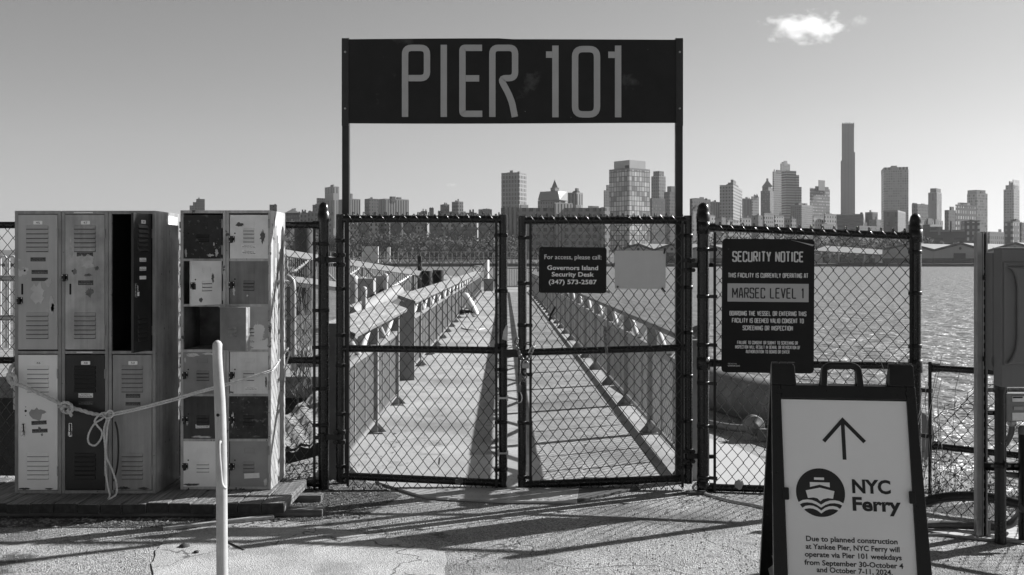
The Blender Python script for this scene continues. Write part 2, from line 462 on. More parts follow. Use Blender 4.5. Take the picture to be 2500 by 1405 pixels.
FY = 7.0
def post(parent, X, Y, z0, z1, r, name='post'):
    mb = MB()
    mb.lathe((X, Y, z0), [(r, 0), (r, z1 - z0 - 0.02)], 20)
    o = mb.build(name, m_vinyl, parent)
    cp = MB(); h = z1 - z0
    cp.lathe((X, Y, z0), [(r + 0.006, h - 0.085), (r + 0.007, h - 0.03), (r + 0.002, h - 0.025), (r + 0.001, h - 0.0), (r * 0.85, h + 0.03), (r * 0.5, h + 0.046), (0.0001, h + 0.052)], 20)
    cp.build('post_cap', m_vinyl, o)
    return o
def bands(parent, X, Y, r, zs, side, Yb, bar_x, name='tension_band'):
    for z in zs:
        mb = MB()
        mb.lathe((X, Y, z - 0.013), [(r, 0), (r + 0.004, 0.001), (r + 0.004, 0.025), (r, 0.026)], 18)
        a = Vector((X + side * r * 0.8, Y - r * 0.6, z)); bb = Vector((bar_x, Yb - 0.006, z))
        mb.bar(a, bb + (bb - a).normalized() * 0.014, 0.008, 0.024)
        mb.lathe((bar_x, Yb - 0.016, z), [(0.011, 0.0), (0.011, 0.008), (0.006, 0.02)], 8, 'y')
        mb.build(name, m_fit, parent)
def pxX(px, Y): return (px - 1250.0) * Y / F
def pz(py, Y): return HC - (py - 640.0) * Y / F

def rail(mb, p0, p1, r=0.026, n=14): mb.rod(p0, p1, r, n)

# ---- left fence, running behind the lockers to the gate post
lf = thing('chain_link_fence', 'black chain-link fence standing behind the lockers, left of the gate', 'fence', (pxX(790, FY), FY, 0))
post(lf, pxX(790, FY), FY, -0.02, pz(512, FY), 0.038)
x0, x1 = -4.6, pxX(790, FY)
for nm, z in (('top_rail', pz(550, FY)), ('middle_rail', pz(880, FY)), ('bottom_rail', pz(1180, FY))):
    mb = MB(); rail(mb, (x0, FY, z), (x1 - 0.03, FY, z), 0.024)
    mb.lathe((x1 - 0.075, FY, z), [(0.03, 0), (0.03, 0.05)], 12, 'x')
    mb.build(nm, m_vinyl, lf)
ym = FY - 0.032
mb = MB(); chain_link(mb, lambda u, v: (x0 + u, ym + 0.004 * math.sin(u * 3 + v * 2), pz(1192, FY) + v), x1 - 0.06 - x0, pz(533, FY) - pz(1192, FY), ph=0.0)
mb.build('wire_mesh', m_wire, lf, recalc=False)
mb = MB(); mb.bar((x1 - 0.058, ym - 0.004, pz(1200, FY)), (x1 - 0.058, ym - 0.004, pz(560, FY)), 0.018, 0.007, (0, 1, 0)); mb.build('tension_bar', m_fit, lf)
bands(lf, x1, FY, 0.038, [pz(q, FY) for q in (596, 758, 848, 948, 1037)], -1, ym, x1 - 0.058)
post(lf, -3.75, FY, -0.02, pz(520, FY), 0.03)

# ---- the two gate leaves
def gate(name, label, c, midpy, sagpy, hinge_side, bandspy, tb):
    """c: pixel rectangle of the frame (x0, x1, top, bottom-left, bottom-right) at FY"""
    xa, xb = pxX(c[0], FY), pxX(c[1], FY)
    zt0, zt1 = pz(c[2], FY), pz(c[3], FY); zb0, zb1 = pz(c[4], FY), pz(c[5], FY)
    g = thing(name, label, 'gate', ((xa + xb) / 2, FY, 0))
    fr = MB()
    fr.rod((xa, FY, pz(c[6], FY)), (xa, FY, zt0 + 0.032), 0.031, 16)
    fr.rod((xb, FY, pz(c[7], FY)), (xb, FY, zt1 + 0.032), 0.031, 16)
    fr.rod((xa, FY, zt0), (xb, FY, zt1), 0.027, 16)
    fr.rod((xa, FY, zb0), (xb, FY, zb1), 0.027, 16)
    fr.build('frame', m_vinyl, g)
    mr = MB(); mr.rod((xa, FY, pz(midpy[0], FY)), (xb, FY, pz(midpy[1], FY)), 0.025, 14); mr.build('middle_rail', m_vinyl, g)
    ym = FY - 0.034; wx = pxX(tb[1], FY) - pxX(tb[0], FY); m0 = pxX(tb[0], FY)
    zbl = pz(sagpy[0], FY); zbr = pz(sagpy[1], FY); ztl = zt0 + 0.034; ztr = zt1 + 0.034
    def fn(u, v):
        t = u / wx; s = v / 1.8
        return (m0 + u, ym + 0.006 * math.sin(u * 4 + 1) * math.sin(v * 3), (zbl * (1 - t) + zbr * t) * (1 - s) + (ztl * (1 - t) + ztr * t) * s)
    mb = MB(); chain_link(mb, fn, wx + 0.03, 1.8 + 0.03, dz=0.0474)
    # twisted knuckles along the top and bottom selvage
    for i in range(int(wx / 0.076)):
        for v, d in ((1.8, 1), (0.0, -1)):
            q = Vector(fn((i + 0.5) * 0.076, v)); 
            mb.tube([q + Vector((-0.006, 0, -0.012 * d)), q + Vector((-0.004, -0.004, 0.012 * d)), q + Vector((0.004, 0.004, 0.012 * d)), q + Vector((0.008, 0, -0.014 * d))], 0.0036, 5)
    mb.build('wire_mesh', m_wire, g, recalc=False)
    for k, x in enumerate(tb):
        mb = MB(); X = pxX(x, FY); mb.bar((X, ym - 0.004, (zbl, zbr)[k] + 0.015), (X, ym - 0.004, (zt0, zt1)[k] + 0.0), 0.018, 0.007, (0, 1, 0)); mb.build('tension_bar', m_fit, g)
    bands(g, xa, FY, 0.031, [pz(q, FY) for q in bandspy[0]], 1, ym, pxX(tb[0], FY))
    bands(g, xb, FY, 0.031, [pz(q, FY) for q in bandspy[1]], -1, ym, pxX(tb[1], FY))
    # hinges on the outer stile
    hx = xa if hinge_side < 0 else xb
    for py in (635, 1066) if hinge_side < 0 else (648, 1112):
        z = pz(py, FY); mb = MB()
        px_ = pxX(790, FY) if hinge_side < 0 else pxX(1717, FY)
        mb.bar((hx, FY - 0.03, z), (px_ , FY - 0.03, z), 0.016, 0.036)
        for dz in (-0.034, 0.034):
            mb.lathe((hx, FY, z + dz - 0.014), [(0.031, 0), (0.037, 0.002), (0.037, 0.026), (0.031, 0.028)], 16)
            mb.lathe((hx - 0.028, FY - 0.05, z + dz), [(0.016, 0), (0.016, 0.02)], 6, 'y')
            mb.lathe((hx + 0.028, FY - 0.05, z + dz), [(0.016, 0), (0.016, 0.02)], 6, 'y')
        mb.lathe((px_, FY, z - 0.02), [(0.038, 0), (0.044, 0.002), (0.044, 0.038), (0.038, 0.04)], 16)
        mb.lathe((px_, FY - 0.05, z - 0.03), [(0.017, 0), (0.017, 0.06)], 10)
        mb.bar((px_ + 0.02, FY - 0.052, z), (px_ - hinge_side * -0.062, FY - 0.045, z), 0.02, 0.026)
        mb.build('hinge', m_fit, g)
    return g
gl = gate('gate_leaf', 'black chain-link gate leaf without signs, left of the chained opening', (831, 1228, 535, 536, 1162, 1180, 1176, 1208),
          (851, 856), (1190, 1198), -1, ((588, 705, 818, 892, 1010, 1138), (575, 711, 843, 902, 1030, 1146)), (851, 1212))
gr_ = gate('gate_leaf', 'black chain-link gate leaf carrying a black and a blank sign', (1275, 1680, 539, 538, 1184, 1168, 1196, 1180),
          (861, 849), (1202, 1192), 1, ((581, 692, 794, 914, 1032, 1164), (576, 702, 812, 918, 1028, 1138)), (1295, 1664))
# bolt cap of the left leaf's drop rod
mb = MB(); mb.bar((pxX(1228, FY), FY - 0.035, pz(862, FY)), (pxX(1275, FY), FY - 0.035, pz(862, FY)), 0.012, 0.055)
mb.build('latch_bar', m_fit, gl)
for py in (970, 1104):
    mb = MB()
    mb.bar((pxX(1219, FY), FY - 0.045, pz(py, FY)), (pxX(1240, FY), FY - 0.045, pz(py, FY)), 0.02, 0.012)
    for q in (1217, 1239): mb.bar((pxX(q, FY), FY - 0.05, pz(py - 7, FY)), (pxX(q, FY), FY - 0.05, pz(py + 7, FY)), 0.012, 0.012)
    mb.build('drop_rod_guide', m_galv, gl)
mb = MB(); mb.lathe((pxX(1234, FY), FY - 0.031, pz(815, FY)), [(0.018, 0), (0.018, 0.002)], 10, 'y')
mb.prism([(pxX(1226, FY), pz(828, FY)), (pxX(1239, FY), pz(832, FY)), (pxX(1240, FY), pz(796, FY)), (pxX(1236, FY), pz(793, FY)), (pxX(1229, FY), pz(808, FY))], FY - 0.0355, FY - 0.0345)
mb.build('bare_or_white_patch', m_galv, gl)

# ---- right fence panel with two capped posts
RA = (pxX(1717, 6.95), 6.95); RB = (pxX(2235, 6.72), 6.72)
rf = thing('chain_link_fence', 'black chain-link fence panel behind the security notice, between two domed posts', 'fence', (RA[0], RA[1], 0))
post(rf, RA[0], RA[1], -0.02, pz(513, RA[1]), 0.042)
post(rf, RB[0], RB[1], -0.05, pz(540, RB[1]), 0.038)
def onR(t, py, dy=0.0):
    X = RA[0] * (1 - t) + RB[0] * t; Y = RA[1] * (1 - t) + RB[1] * t + dy
    return Vector((X, Y, pz(py, Y)))
for nm, a, c in (('top_rail', 556, 577), ('middle_rail', 887, 894), ('bottom_rail', 1190, 1205)):
    mb = MB(); mb.rod(onR(0.02, a), onR(0.985, c), 0.025, 14)
    mb.lathe(onR(0.022, a) , [(0.031, 0.0), (0.031, 0.05)], 12, 'x')
    mb.build(nm, m_vinyl, rf)
wr = (Vector(RB) - Vector(RA)).length
def fnr(u, v):
    t = (u + 0.07) / wr; s = v / 1.86
    a = onR(t, 1214 + 8 * t, -0.035); c = onR(t, 545 + 19 * t, -0.035)
    return a * (1 - s) + c * s
mb = MB(); chain_link(mb, fnr, wr - 0.11, 1.86)
for i in range(int((wr - 0.11) / 0.076)):
    q = Vector(fnr((i + 0.5) * 0.076, 1.86))
    mb.tube([q + Vector((-0.006, 0, -0.012)), q + Vector((-0.004, -0.004, 0.012)), q + Vector((0.004, 0.004, 0.012)), q + Vector((0.008, 0, -0.014))], 0.0036, 5)
mb.build('wire_mesh', m_wire, rf, recalc=False)
for u in (0.0, wr - 0.115):
    mb = MB(); mb.bar(Vector(fnr(u, 0.0)) - Vector((0, 0.006, 0)), Vector(fnr(u, 1.8)) - Vector((0, 0.006, 0)), 0.018, 0.007, (0, 1, 0)); mb.build('tension_bar', m_fit, rf)
bands(rf, RA[0], RA[1], 0.042, [pz(q, RA[1]) for q in (610, 724, 842, 935, 1040, 1165)], 1, RA[1] - 0.04, RA[0] + 0.075)
bands(rf, RB[0], RB[1], 0.038, [pz(q, RB[1]) for q in (616, 716, 845)], -1, RB[1] - 0.036, RB[0] - 0.055)
for (q, t) in ((556, RA), (887, RA), (1190, RA), (577, RB), (894, RB)):
    mb = MB(); mb.lathe((t[0], t[1], pz(q, t[1]) - 0.045), [(0.04, 0), (0.047, 0.002), (0.047, 0.088), (0.04, 0.09)], 18); mb.build('rail_clamp', m_vinyl, rf)

# ---- lower fence to the right of it
LA = (pxX(2262, 6.55), 6.55); LB = (3.9, 5.6)
lw = thing('chain_link_fence', 'low black chain-link fence with a torn top edge, behind the electrical boxes', 'fence', (LA[0], LA[1], 0))
def onL(t, py, dy=0.0):
    X = LA[0] * (1 - t) + LB[0] * t; Y = LA[1] * (1 - t) + LB[1] * t + dy
    return Vector((X, Y, HC - (py - 640.0) * 6.3 / F))
for nm, a in (('top_rail', 908), ('middle_rail', 1105), ('bottom_rail', 1278)):
    mb = MB(); mb.rod(onL(0.012, a), onL(1, a), 0.021, 12)
    mb.lathe(onL(0.02, a), [(0.03, 0), (0.03, 0.05)], 12, 'x'); mb.build(nm, m_vinyl, lw)
wl = (Vector(LB) - Vector(LA)).length
def fnl(u, v):
    t = u / wl + 0.02; return onL(t, 1268, -0.03) + Vector((0, 0, v))
def torn(u, v): return v > 0.62 + 0.30 * min(1.0, u / 0.42) + 0.02 * math.sin(u * 31)
mb = MB(); chain_link(mb, fnl, wl - 0.05, 0.93, skip=torn, dx=0.042, dz=0.05)
rr = random.Random(5)
for i in range(14):                                    # loose wire ends along the tear
    u = 0.03 + i * 0.034; q = Vector(fnl(u, 0.60 + 0.30 * min(1, u / 0.42)))
    pts = [q]
    for k in range(5): pts.append(pts[-1] + Vector((rr.uniform(-.004, .03), rr.uniform(-.02, .01), rr.uniform(-.012, .03))))
    mb.tube(pts, 0.0025, 4)
mb.build('wire_mesh', m_wire, lw, recalc=False)
mb = MB(); mb.bar(onL(0.005, 1275, -0.035), onL(0.005, 892, -0.035), 0.02, 0.008, (0, 1, 0)); mb.build('tension_bar', m_fit, lw)
for q in (965, 1080):
    mb = MB(); mb.bar(onL(-0.03, q, -0.03), onL(0.012, q, -0.045), 0.01, 0.026); mb.build('tension_band', m_fit, lw)
# ================================================================== LOCKERS, PLANK PLATFORM, ROPES, BENT POLE
m_lock1 = M('locker grey enamel', 0.27, rough=0.5, var=0.25, scale=5, streak=0.2, chip=[(0.05, 0.66, 22), (0.5, 0.715, 9)], dent=.4, scratch=[(.05, .72, 30, 4)])
m_lock2 = M('worn locker enamel', 0.42, rough=0.55, var=0.25, scale=7, streak=0.2, chip=[(0.07, 0.63, 16), (0.6, 0.68, 11)], seed=3, dent=.4)
m_dark = M('void shade', 0.006, rough=0.9, var=0.2)  # near-black colour standing for shade inside slots, holes and compartments
m_plate = M('number plate', 0.8, rough=0.4, metal=0.4, var=0.1)
m_chrome = M('worn chrome', 0.55, rough=0.25, metal=0.9, var=0.2, scale=30)
m_stk_l = M('pale sticker', 0.75, rough=0.5, var=0.12, scale=30)
m_stk_d = M('dark sticker', 0.035, rough=0.4, var=0.3, scale=40)
m_ink = M('ink', 0.012, rough=0.6, var=0.1)
m_inkw = M('pale ink', 0.55, rough=0.6, var=0.1)

def hollow_cabinet(root, xs, zs, Y, D, mat, fr):
    """xs: column boundaries, zs: row boundaries (per column list of lists); open-fronted sheet-steel carcass."""
    mb = MB(); t = 0.004
    X0, X1 = xs[0], xs[-1]; Z0, Z1 = zs[0][0], zs[0][-1]
    mb.box(X0, X0 + t, Y + 0.021, Y + D, Z0, Z1)
    mb.box(X1 - t, X1, Y + 0.021, Y + D, Z0, Z1)
    mb.box(X0 + t, X1 - t, Y + D - t, Y + D, Z0, Z1)
    mb.box(X0 + t, X1 - t, Y + 0.021, Y + D - t, Z1 - t, Z1)
    mb.box(X0 + t, X1 - t, Y + 0.021, Y + D - t, Z0 + 0.02, Z0 + 0.02 + t)
    for x in xs[1:-1]: mb.box(x - t / 2, x + t / 2, Y + 0.021, Y + D - t, Z0 + 0.024, Z1 - t)
    for c in range(len(xs) - 1):
        for z in zs[c][1:-1]: mb.box(xs[c] + t, xs[c + 1] - t, Y + 0.021, Y + D - t, z - t / 2, z + t / 2)
    mb.build('body', mat, root, bevel=0.0015)
    f = MB()
    for c in range(len(xs) - 1):
        a, b_ = xs[c] + 0.001, xs[c + 1] - 0.001
        f.box(a, a + fr, Y, Y + 0.02, Z0, Z1); f.box(b_ - fr, b_, Y, Y + 0.02, Z0, Z1)
        for i, z in enumerate(zs[c]):
            h = fr * 0.9
            lo = z if i == 0 else z - h / 2; hi = z if i == len(zs[c]) - 1 else z + h / 2
            if i == 0: hi = z + fr
            if i == len(zs[c]) - 1: lo = z - fr
            f.box(a + fr, b_ - fr, Y + 0.0015, Y + 0.02, lo, hi)
    f.build('front_frame', mat, root, bevel=0.002)

def door(root, x0, x1, z0, z1, Y, mat, louv, lw=(0.22, 0.78), open_deg=0, num=None, numz=None, stick=(), handle=None, hasp=None, holes=(), lab=None, hinges=(0.14, 0.86), lh=0.02):
    """Sheet door hinged on its right edge; local frame: origin at the hinge line, x runs to the left edge (-w)."""
    w = x1 - x0; h = z1 - z0
    d = bpy.data.objects.new('door', None)
    mb = MB()
    # local: x in [-w, 0], y front = 0 (faces -y), z in [0, h]
    mb.box(-w, 0, 0, 0.016, 0, h)
    la, lb = -w + lw[0] * w, -w + lw[1] * w
    for q in louv:
        z = q * h
        mb.hexa([(la + .003, -0.010, z), (lb - .003, -0.010, z), (lb, 0.001, z), (la, 0.001, z),
                 (la + .006, -0.003, z + lh), (lb - .006, -0.003, z + lh), (lb, 0.001, z + lh + .002), (la, 0.001, z + lh + .002)])
    o = mb.build('door', mat, None, bevel=0.0012)
    bpy.data.objects.remove(d)
    o.parent = root; o.location = Vector((x1, Y, z0)) - world_loc(root); o.rotation_euler = (0, 0, R(open_deg))
    if lab: o['label'] = lab
    s = MB()
    for q in louv: s.box(la + .002, lb - .002, -0.0018, 0.002, q * h - 0.0045, q * h - 0.0005)
    s.build('vent_slot_shade', m_dark, o, local=True)  # dark strips painting the contact shade under each louvre
    for q in hinges:
        s = MB(); s.rod((0.004, -0.004, q * h - 0.03), (0.004, -0.004, q * h + 0.03), 0.0055, 8); s.build('hinge', m_lock1, o, local=True)
    if num:
        nz = numz if numz else h - 0.052; cx = -w * 0.5 + 0.005
        s = MB(); s.prism(rrect(cx - 0.029, nz - 0.0115, cx + 0.029, nz + 0.0115, 0.004), -0.003, 0.0); pl = s.build('number_plate', m_plate, o, local=True)
        s = MB(); font_text(s, num, cx - 0.013, cx + 0.013, nz - 0.007, nz + 0.007, -0.0036, 0); s.build('number', m_ink, o, local=True)
    for (u, v, sw, sh, kind, rot, txt) in stick:
        cx = -w + u * w; cz = v * h
        T = Matrix.Translation((cx, 0, cz)) @ Matrix.Rotation(R(rot), 4, 'Y')
        s = MB(); s.prism([(-sw / 2, -sh / 2), (sw / 2, -sh / 2), (sw / 2, sh / 2), (-sw / 2, sh / 2)], -0.0012, 0.0005, T)
        s.build('sticker', m_stk_l if kind == 'l' else m_stk_d, o, local=True)
        if txt:
            s = MB(); font_text(s, txt, -sw * .44, sw * .44, -sh * .32, -sh * .02, -0.0018, 0, T, bold=.02)
            font_text(s, 'Use at Your Own Risk' if txt != 'Use at Your Own Risk' else 'lockers', -sw * .3, sw * .3, sh * .1, sh * .36, -0.0018, 0, T)
            s.build('sticker_text', m_ink if kind == 'l' else M('grey ink', 0.2, rough=.6), o, local=True)
    if handle == 'lever':
        s = MB(); cx = -w + 0.033; cz = 0.445 * h
        s.prism(rrect(cx - 0.011, cz - 0.045, cx + 0.012, cz + 0.045, 0.006), -0.0035, 0.001); s.build('handle_plate', m_chrome, o, local=True, bevel=0.001)
        s = MB(); s.prism(rrect(cx - 0.004, cz - 0.036, cx + 0.006, cz + 0.040, 0.003), -0.0075, -0.0036); s.build('recess', m_dark, o, local=True)
        s = MB(); s.box(cx - 0.006, cx + 0.007, -0.022, -0.0077, cz - 0.036, cz - 0.008); s.box(cx - 0.003, cx + 0.003, -0.014, -0.0077, cz - 0.008, cz + 0.034); s.build('handle', m_chrome, o, local=True, bevel=0.002)
    if handle == 'slot':
        s = MB(); cx = -w + 0.034; cz = 0.45 * h
        s.prism(rrect(cx - 0.006, cz - 0.038, cx + 0.006, cz + 0.034, 0.005), -0.0014, 0.001); s.build('handle_slot', m_dark, o, local=True)
    if hasp is not None:
        s = MB(); cx = -w + hasp[0]; cz = hasp[1] * h
        s.prism(rrect(cx - 0.02, cz - 0.02, cx + 0.02, cz + 0.02, 0.004), -0.004, 0.001)
        s.prism(rrect(cx - 0.008, cz - 0.026, cx + 0.008, cz + 0.012, 0.004), -0.02, -0.0042); s.build('hasp', m_fit, o, local=True, bevel=0.001)
        for dx in (-.014, .014):
            for dz in (-.014, .014):
                s = MB(); s.lathe((cx + dx, -0.0075, cz + dz), [(0.0035, 0), (0.0045, 0.0034)], 8, 'y'); s.build('screw', m_chrome, o, local=True)
    for (u, v, r_) in holes:
        s = MB(); s.lathe((-w + u * w, -0.0012, v * h), [(r_, 0), (r_, 0.001)], 10, 'y'); s.build('keyhole', m_dark, o, local=True)
    return o

# ---- tall bank: three columns of two
Y1 = 6.45
def x1p(p): return pxX(p, Y1)
def z1p(p): return pz(p, Y1)
la = thing('locker_bank', 'grey bank of six tall lockers with number plates, third upper door open', 'lockers', (x1p(210), Y1, 0.1), 0, 'old lockers on the planks')
zt, zm, zb = z1p(515), z1p(861), z1p(1206)
xs = [x1p(35.5), x1p(150), x1p(264.5), x1p(380)]
hollow_cabinet(la, xs, [[zb, zm, zt]] * 3, Y1, 0.46, m_lock1, 0.021)
UP = [0.905, 0.87, 0.835, 0.80, 0.765, 0.73]; DN = [0.25, 0.215, 0.18, 0.148, 0.116, 0.084]
UPa = [0.895, 0.86, 0.827, 0.794, 0.762, 0.728]
d45 = M('door grey peeling', 0.42, rough=0.5, var=0.10, scale=3, chip=[(0.54, 0.60, 3.2, .008), (0.07, 0.735, 6)], seed=1, streak=.05)
d47 = M('door grey weathered', 0.40, rough=0.5, var=0.32, scale=4.5, streak=0.16, chip=[(0.08, 0.69, 14)], seed=2)
d49 = M('door black', 0.012, rough=0.4, var=0.3, chip=[(0.4, 0.74, 22), (0.12, 0.72, 8)], seed=4)
d46 = M('door pale', 0.80, rough=0.5, var=0.06, scale=3, chip=[(0.1, 0.755, 9)], seed=5)
d48 = M('door black enamel', 0.009, rough=0.4, var=0.35, chip=[(0.14, 0.735, 18)], seed=6)
d50 = M('door mid grey', 0.29, rough=0.5, var=0.14, scale=5, streak=0.12, chip=[(0.35, 0.745, 28)], seed=7)
ST = 'Use at Your Own Risk'
door(la, x1p(41), x1p(140), z1p(854), z1p(524.5), Y1 + .003, d45, UPa + DN, num='45', hasp=(0.018, 0.365), handle='slot',
     stick=((0.52, 0.668, .098, .026, 'd', 0, ST), (0.56, 0.575, .105, .026, 'd', 0, 'lockers'), (0.56, 0.52, .105, .022, 'd', 0, '')), holes=((.19, .585, .007),), lab='grey door of number 45 with peeling paint')
door(la, x1p(158.5), x1p(255), z1p(854), z1p(524.5), Y1 + .003, d47, UPa + DN, num='47', hasp=(-.002, 0.535), handle='slot',
     stick=((0.5, 0.705, .105, .026, 'd', 0, ST), (0.52, 0.495, .098, .030, 'd', 0, 'lockers')), holes=((.19, .582, .007),), lab='stained grey door of number 47')
door(la, x1p(275), x1p(370), z1p(854), z1p(524.5), Y1 + .003, d49, UPa + [q - .01 for q in DN], num='49', open_deg=85, handle='lever',
     stick=((0.5, 0.665, .09, .024, 'l', 0, ST), (0.5, 0.60, .09, .024, 'l', 0, 'lockers'), (0.5, 0.535, .09, .022, 'l', 0, '')), lab='black door of number 49 swung open')
o46 = door(la, x1p(44), x1p(140), z1p(1197), z1p(867), Y1 + .003, d46, UPa + DN, num='46', handle='lever',
     stick=((0.53, 0.498, .098, .025, 'd', -3, ST), (0.55, 0.438, .1, .024, 'd', -2, 'lockers')), holes=((.19, .585, .008), (.19, .615, .003), (.19, .552, .003)), lab='pale door of number 46')
s = MB()
s.prism([(-.185, .575 * .87), (-.17, .600 * .87), (-.15, .597 * .87), (-.135, .615 * .87), (-.122, .598 * .87), (-.11, .600 * .87), (-.085, .592 * .87), (-.072, .58 * .87), (-.085, .57 * .87), (-.1, .566 * .87), (-.108, .53 * .87), (-.118, .515 * .87), (-.135, .522 * .87), (-.16, .53 * .87), (-.18, .555 * .87)], -0.001, 0.001)
s.build('bare_or_white_patch', M('primer patch', 0.33, rough=.7), o46, local=True)
door(la, x1p(159), x1p(255), z1p(1197), z1p(867), Y1 + .003, d48, UPa + DN, num='48', handle='lever',
     stick=((0.52, 0.70, .094, .028, 'l', 0, ST), (0.52, 0.643, .098, .024, 'd', 0, 'lockers')), lab='black door of number 48')
door(la, x1p(275), x1p(370), z1p(1197), z1p(867), Y1 + .003, d50, UPa + DN, num='50',
     stick=((0.52, 0.697, .094, .026, 'd', 0, ST), (0.52, 0.638, .096, .022, 'd', 0, 'lockers')), lab='mid grey door of number 50')
s = MB(); s.prism([(x1p(180), z1p(521)), (x1p(227), z1p(521)), (x1p(227), z1p(518)), (x1p(180), z1p(518))], Y1 - .001, Y1); 
s.prism([(x1p(187), z1p(862)), (x1p(226), z1p(862)), (x1p(226), z1p(859)), (x1p(187), z1p(859))], Y1 - .001, Y1); s.build('label_strip', m_stk_l, la)
# dark lining added to paint the deep shade of the open compartment
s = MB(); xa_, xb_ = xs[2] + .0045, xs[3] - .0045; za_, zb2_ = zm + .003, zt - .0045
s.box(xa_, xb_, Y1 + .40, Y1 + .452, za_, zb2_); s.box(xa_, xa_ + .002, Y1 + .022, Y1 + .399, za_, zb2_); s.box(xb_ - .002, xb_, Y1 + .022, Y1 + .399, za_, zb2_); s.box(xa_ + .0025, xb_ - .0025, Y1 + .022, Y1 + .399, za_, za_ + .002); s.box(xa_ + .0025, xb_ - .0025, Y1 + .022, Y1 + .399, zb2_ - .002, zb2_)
s.build('compartment_shade', m_dark, la)
# gusset corners on the frame
s = MB()
for p in (150, 264.5):
    for q in (524, 868):
        for d in (-4.5, 4.5): s.lathe((x1p(p + d), Y1 - .002, z1p(q)), [(0.011, 0), (0.011, .002)], 12, 'y')
s.build('corner_gusset', m_lock1, la)
# shelf coat hook inside, bright scratches
s = MB(); s.rod((x1p(291), Y1 + .3, z1p(585)), (x1p(303), Y1 + .25, z1p(548)), .002, 5); s.build('wire_hanger', m_chrome, la)
# white patch near the top of the outer side
s = MB(); s.prism([(0, 0), (.20, 0.0), (.2, .055), (.0, .06), (-.02, .03)], 0, .001, Matrix.Translation((xs[-1], Y1 + .22, zt - .08)) @ Matrix.Rotation(R(90), 4, 'Z'))
s.build('bare_or_white_patch', M('white side patch', .75, rough=.6), la)

# peeled and stained places on the tall doors
rb = random.Random(99)
def peel(px, py, w, h, mat, n=26, lo=.5):
    s = MB(); s.prism([(x1p(px + w * .5 * math.cos(6.283 * q / n) * rb.uniform(lo, 1.1)), z1p(py + h * .5 * math.sin(6.283 * q / n) * rb.uniform(lo, 1.1))) for q in range(n)], Y1 + .0012, Y1 + .0028); s.build('peeled_patch', mat, la)
mp1 = M('undercoat', .50, rough=.6, var=.15, scale=12); mp2 = M('grime', .16, rough=.8, var=.5, scale=20); mp3 = M('rust edge', .06, rough=.9, var=.5, scale=30)
for a in ((92, 718, 38, 62, mp1), (118, 690, 22, 22, mp1), (126, 745, 16, 50, mp1), (128, 752, 9, 26, mp2), (208, 640, 60, 40, M('pale wear', .46, rough=.6, var=.3, scale=16)), (236, 655, 14, 12, mp2), (214, 672, 26, 8, mp2), (218, 715, 22, 26, mp2), (182, 664, 12, 16, mp2), (172, 610, 10, 60, M('pale wear', .46, rough=.6, var=.3, scale=16)),
          (60, 1194, 30, 6, mp3), (120, 1194, 20, 5, mp3), (300, 1192, 40, 8, mp3), (350, 1193, 30, 7, mp3), (96, 1048, 8, 14, mp2), (102, 1062, 5, 8, mp2)): peel(*a)
# ---- box lockers: two columns of six
Y2 = 6.55
def x2p(p): return pxX(p, Y2)
def z2p(p): return pz(p, Y2)
lb = thing('locker_bank', 'narrow bank of twelve small box lockers, patchwork of light and dark doors', 'lockers', (x2p(550), Y2, 0.1), 0, 'old lockers on the planks')
rows = [1196, 1075, 965, 857, 746, 635, 514]
zz = [z2p(q) for q in rows]
xs2 = [x2p(440), x2p(551.5), x2p(662)]
hollow_cabinet(lb, xs2, [zz, zz], Y2, 0.405, m_lock2, 0.019)
pal = {
 'L0': M('box door rusted black', .02, rough=.6, var=.5, scale=9, chip=[(.36, .615, 5.5), (.1, .60, 26)], seed=11),
 'L1': M('box door pale', .68, rough=.5, var=.16, chip=[(.12, .70, 20)], seed=12),
 'L2': M('box door inner grey', .25, rough=.5, var=.25, seed=13, dent=.35, scratch=[(.06, .735, 40, -21), (.6, .755, 55, 25)], chip=[(.06, .70, 20)]),
 'L3': M('box door slate', .23, rough=.5, var=.2, chip=[(.5, .635, 4.2)], seed=14),
 'L4': M('box door dark', .03, rough=.5, var=.4, streak=.3, chip=[(.25, .72, 24)], seed=15),
 'L5': M('box door white', .82, rough=.5, var=.10, chip=[(.15, .715, 22)], seed=16),
 'R0': M('box door pale smudged', .72, rough=.5, var=.25, scale=2.6, chip=[(.15, .74, 20)], seed=17),
 'R1': M('box door charcoal', .17, rough=.5, var=.2, streak=.2, chip=[(.35, .745, 14)], seed=18),
 'R2': M('box door patched', .34, rough=.5, var=.15, chip=[(.7, .53, 3.2)], seed=19),
 'R3': M('box door light grey', .62, rough=.5, var=.2, scale=3.2, streak=.08, chip=[(.12, .73, 24)], seed=20),
 'R4': M('box door rusty dark', .03, rough=.65, var=.6, scale=14, streak=.3, chip=[(.3, .715, 26), (.1, .6, 34)], seed=21),
 'R5': M('box door grey', .27, rough=.5, var=.16, chip=[(.3, .735, 30)], seed=22)}
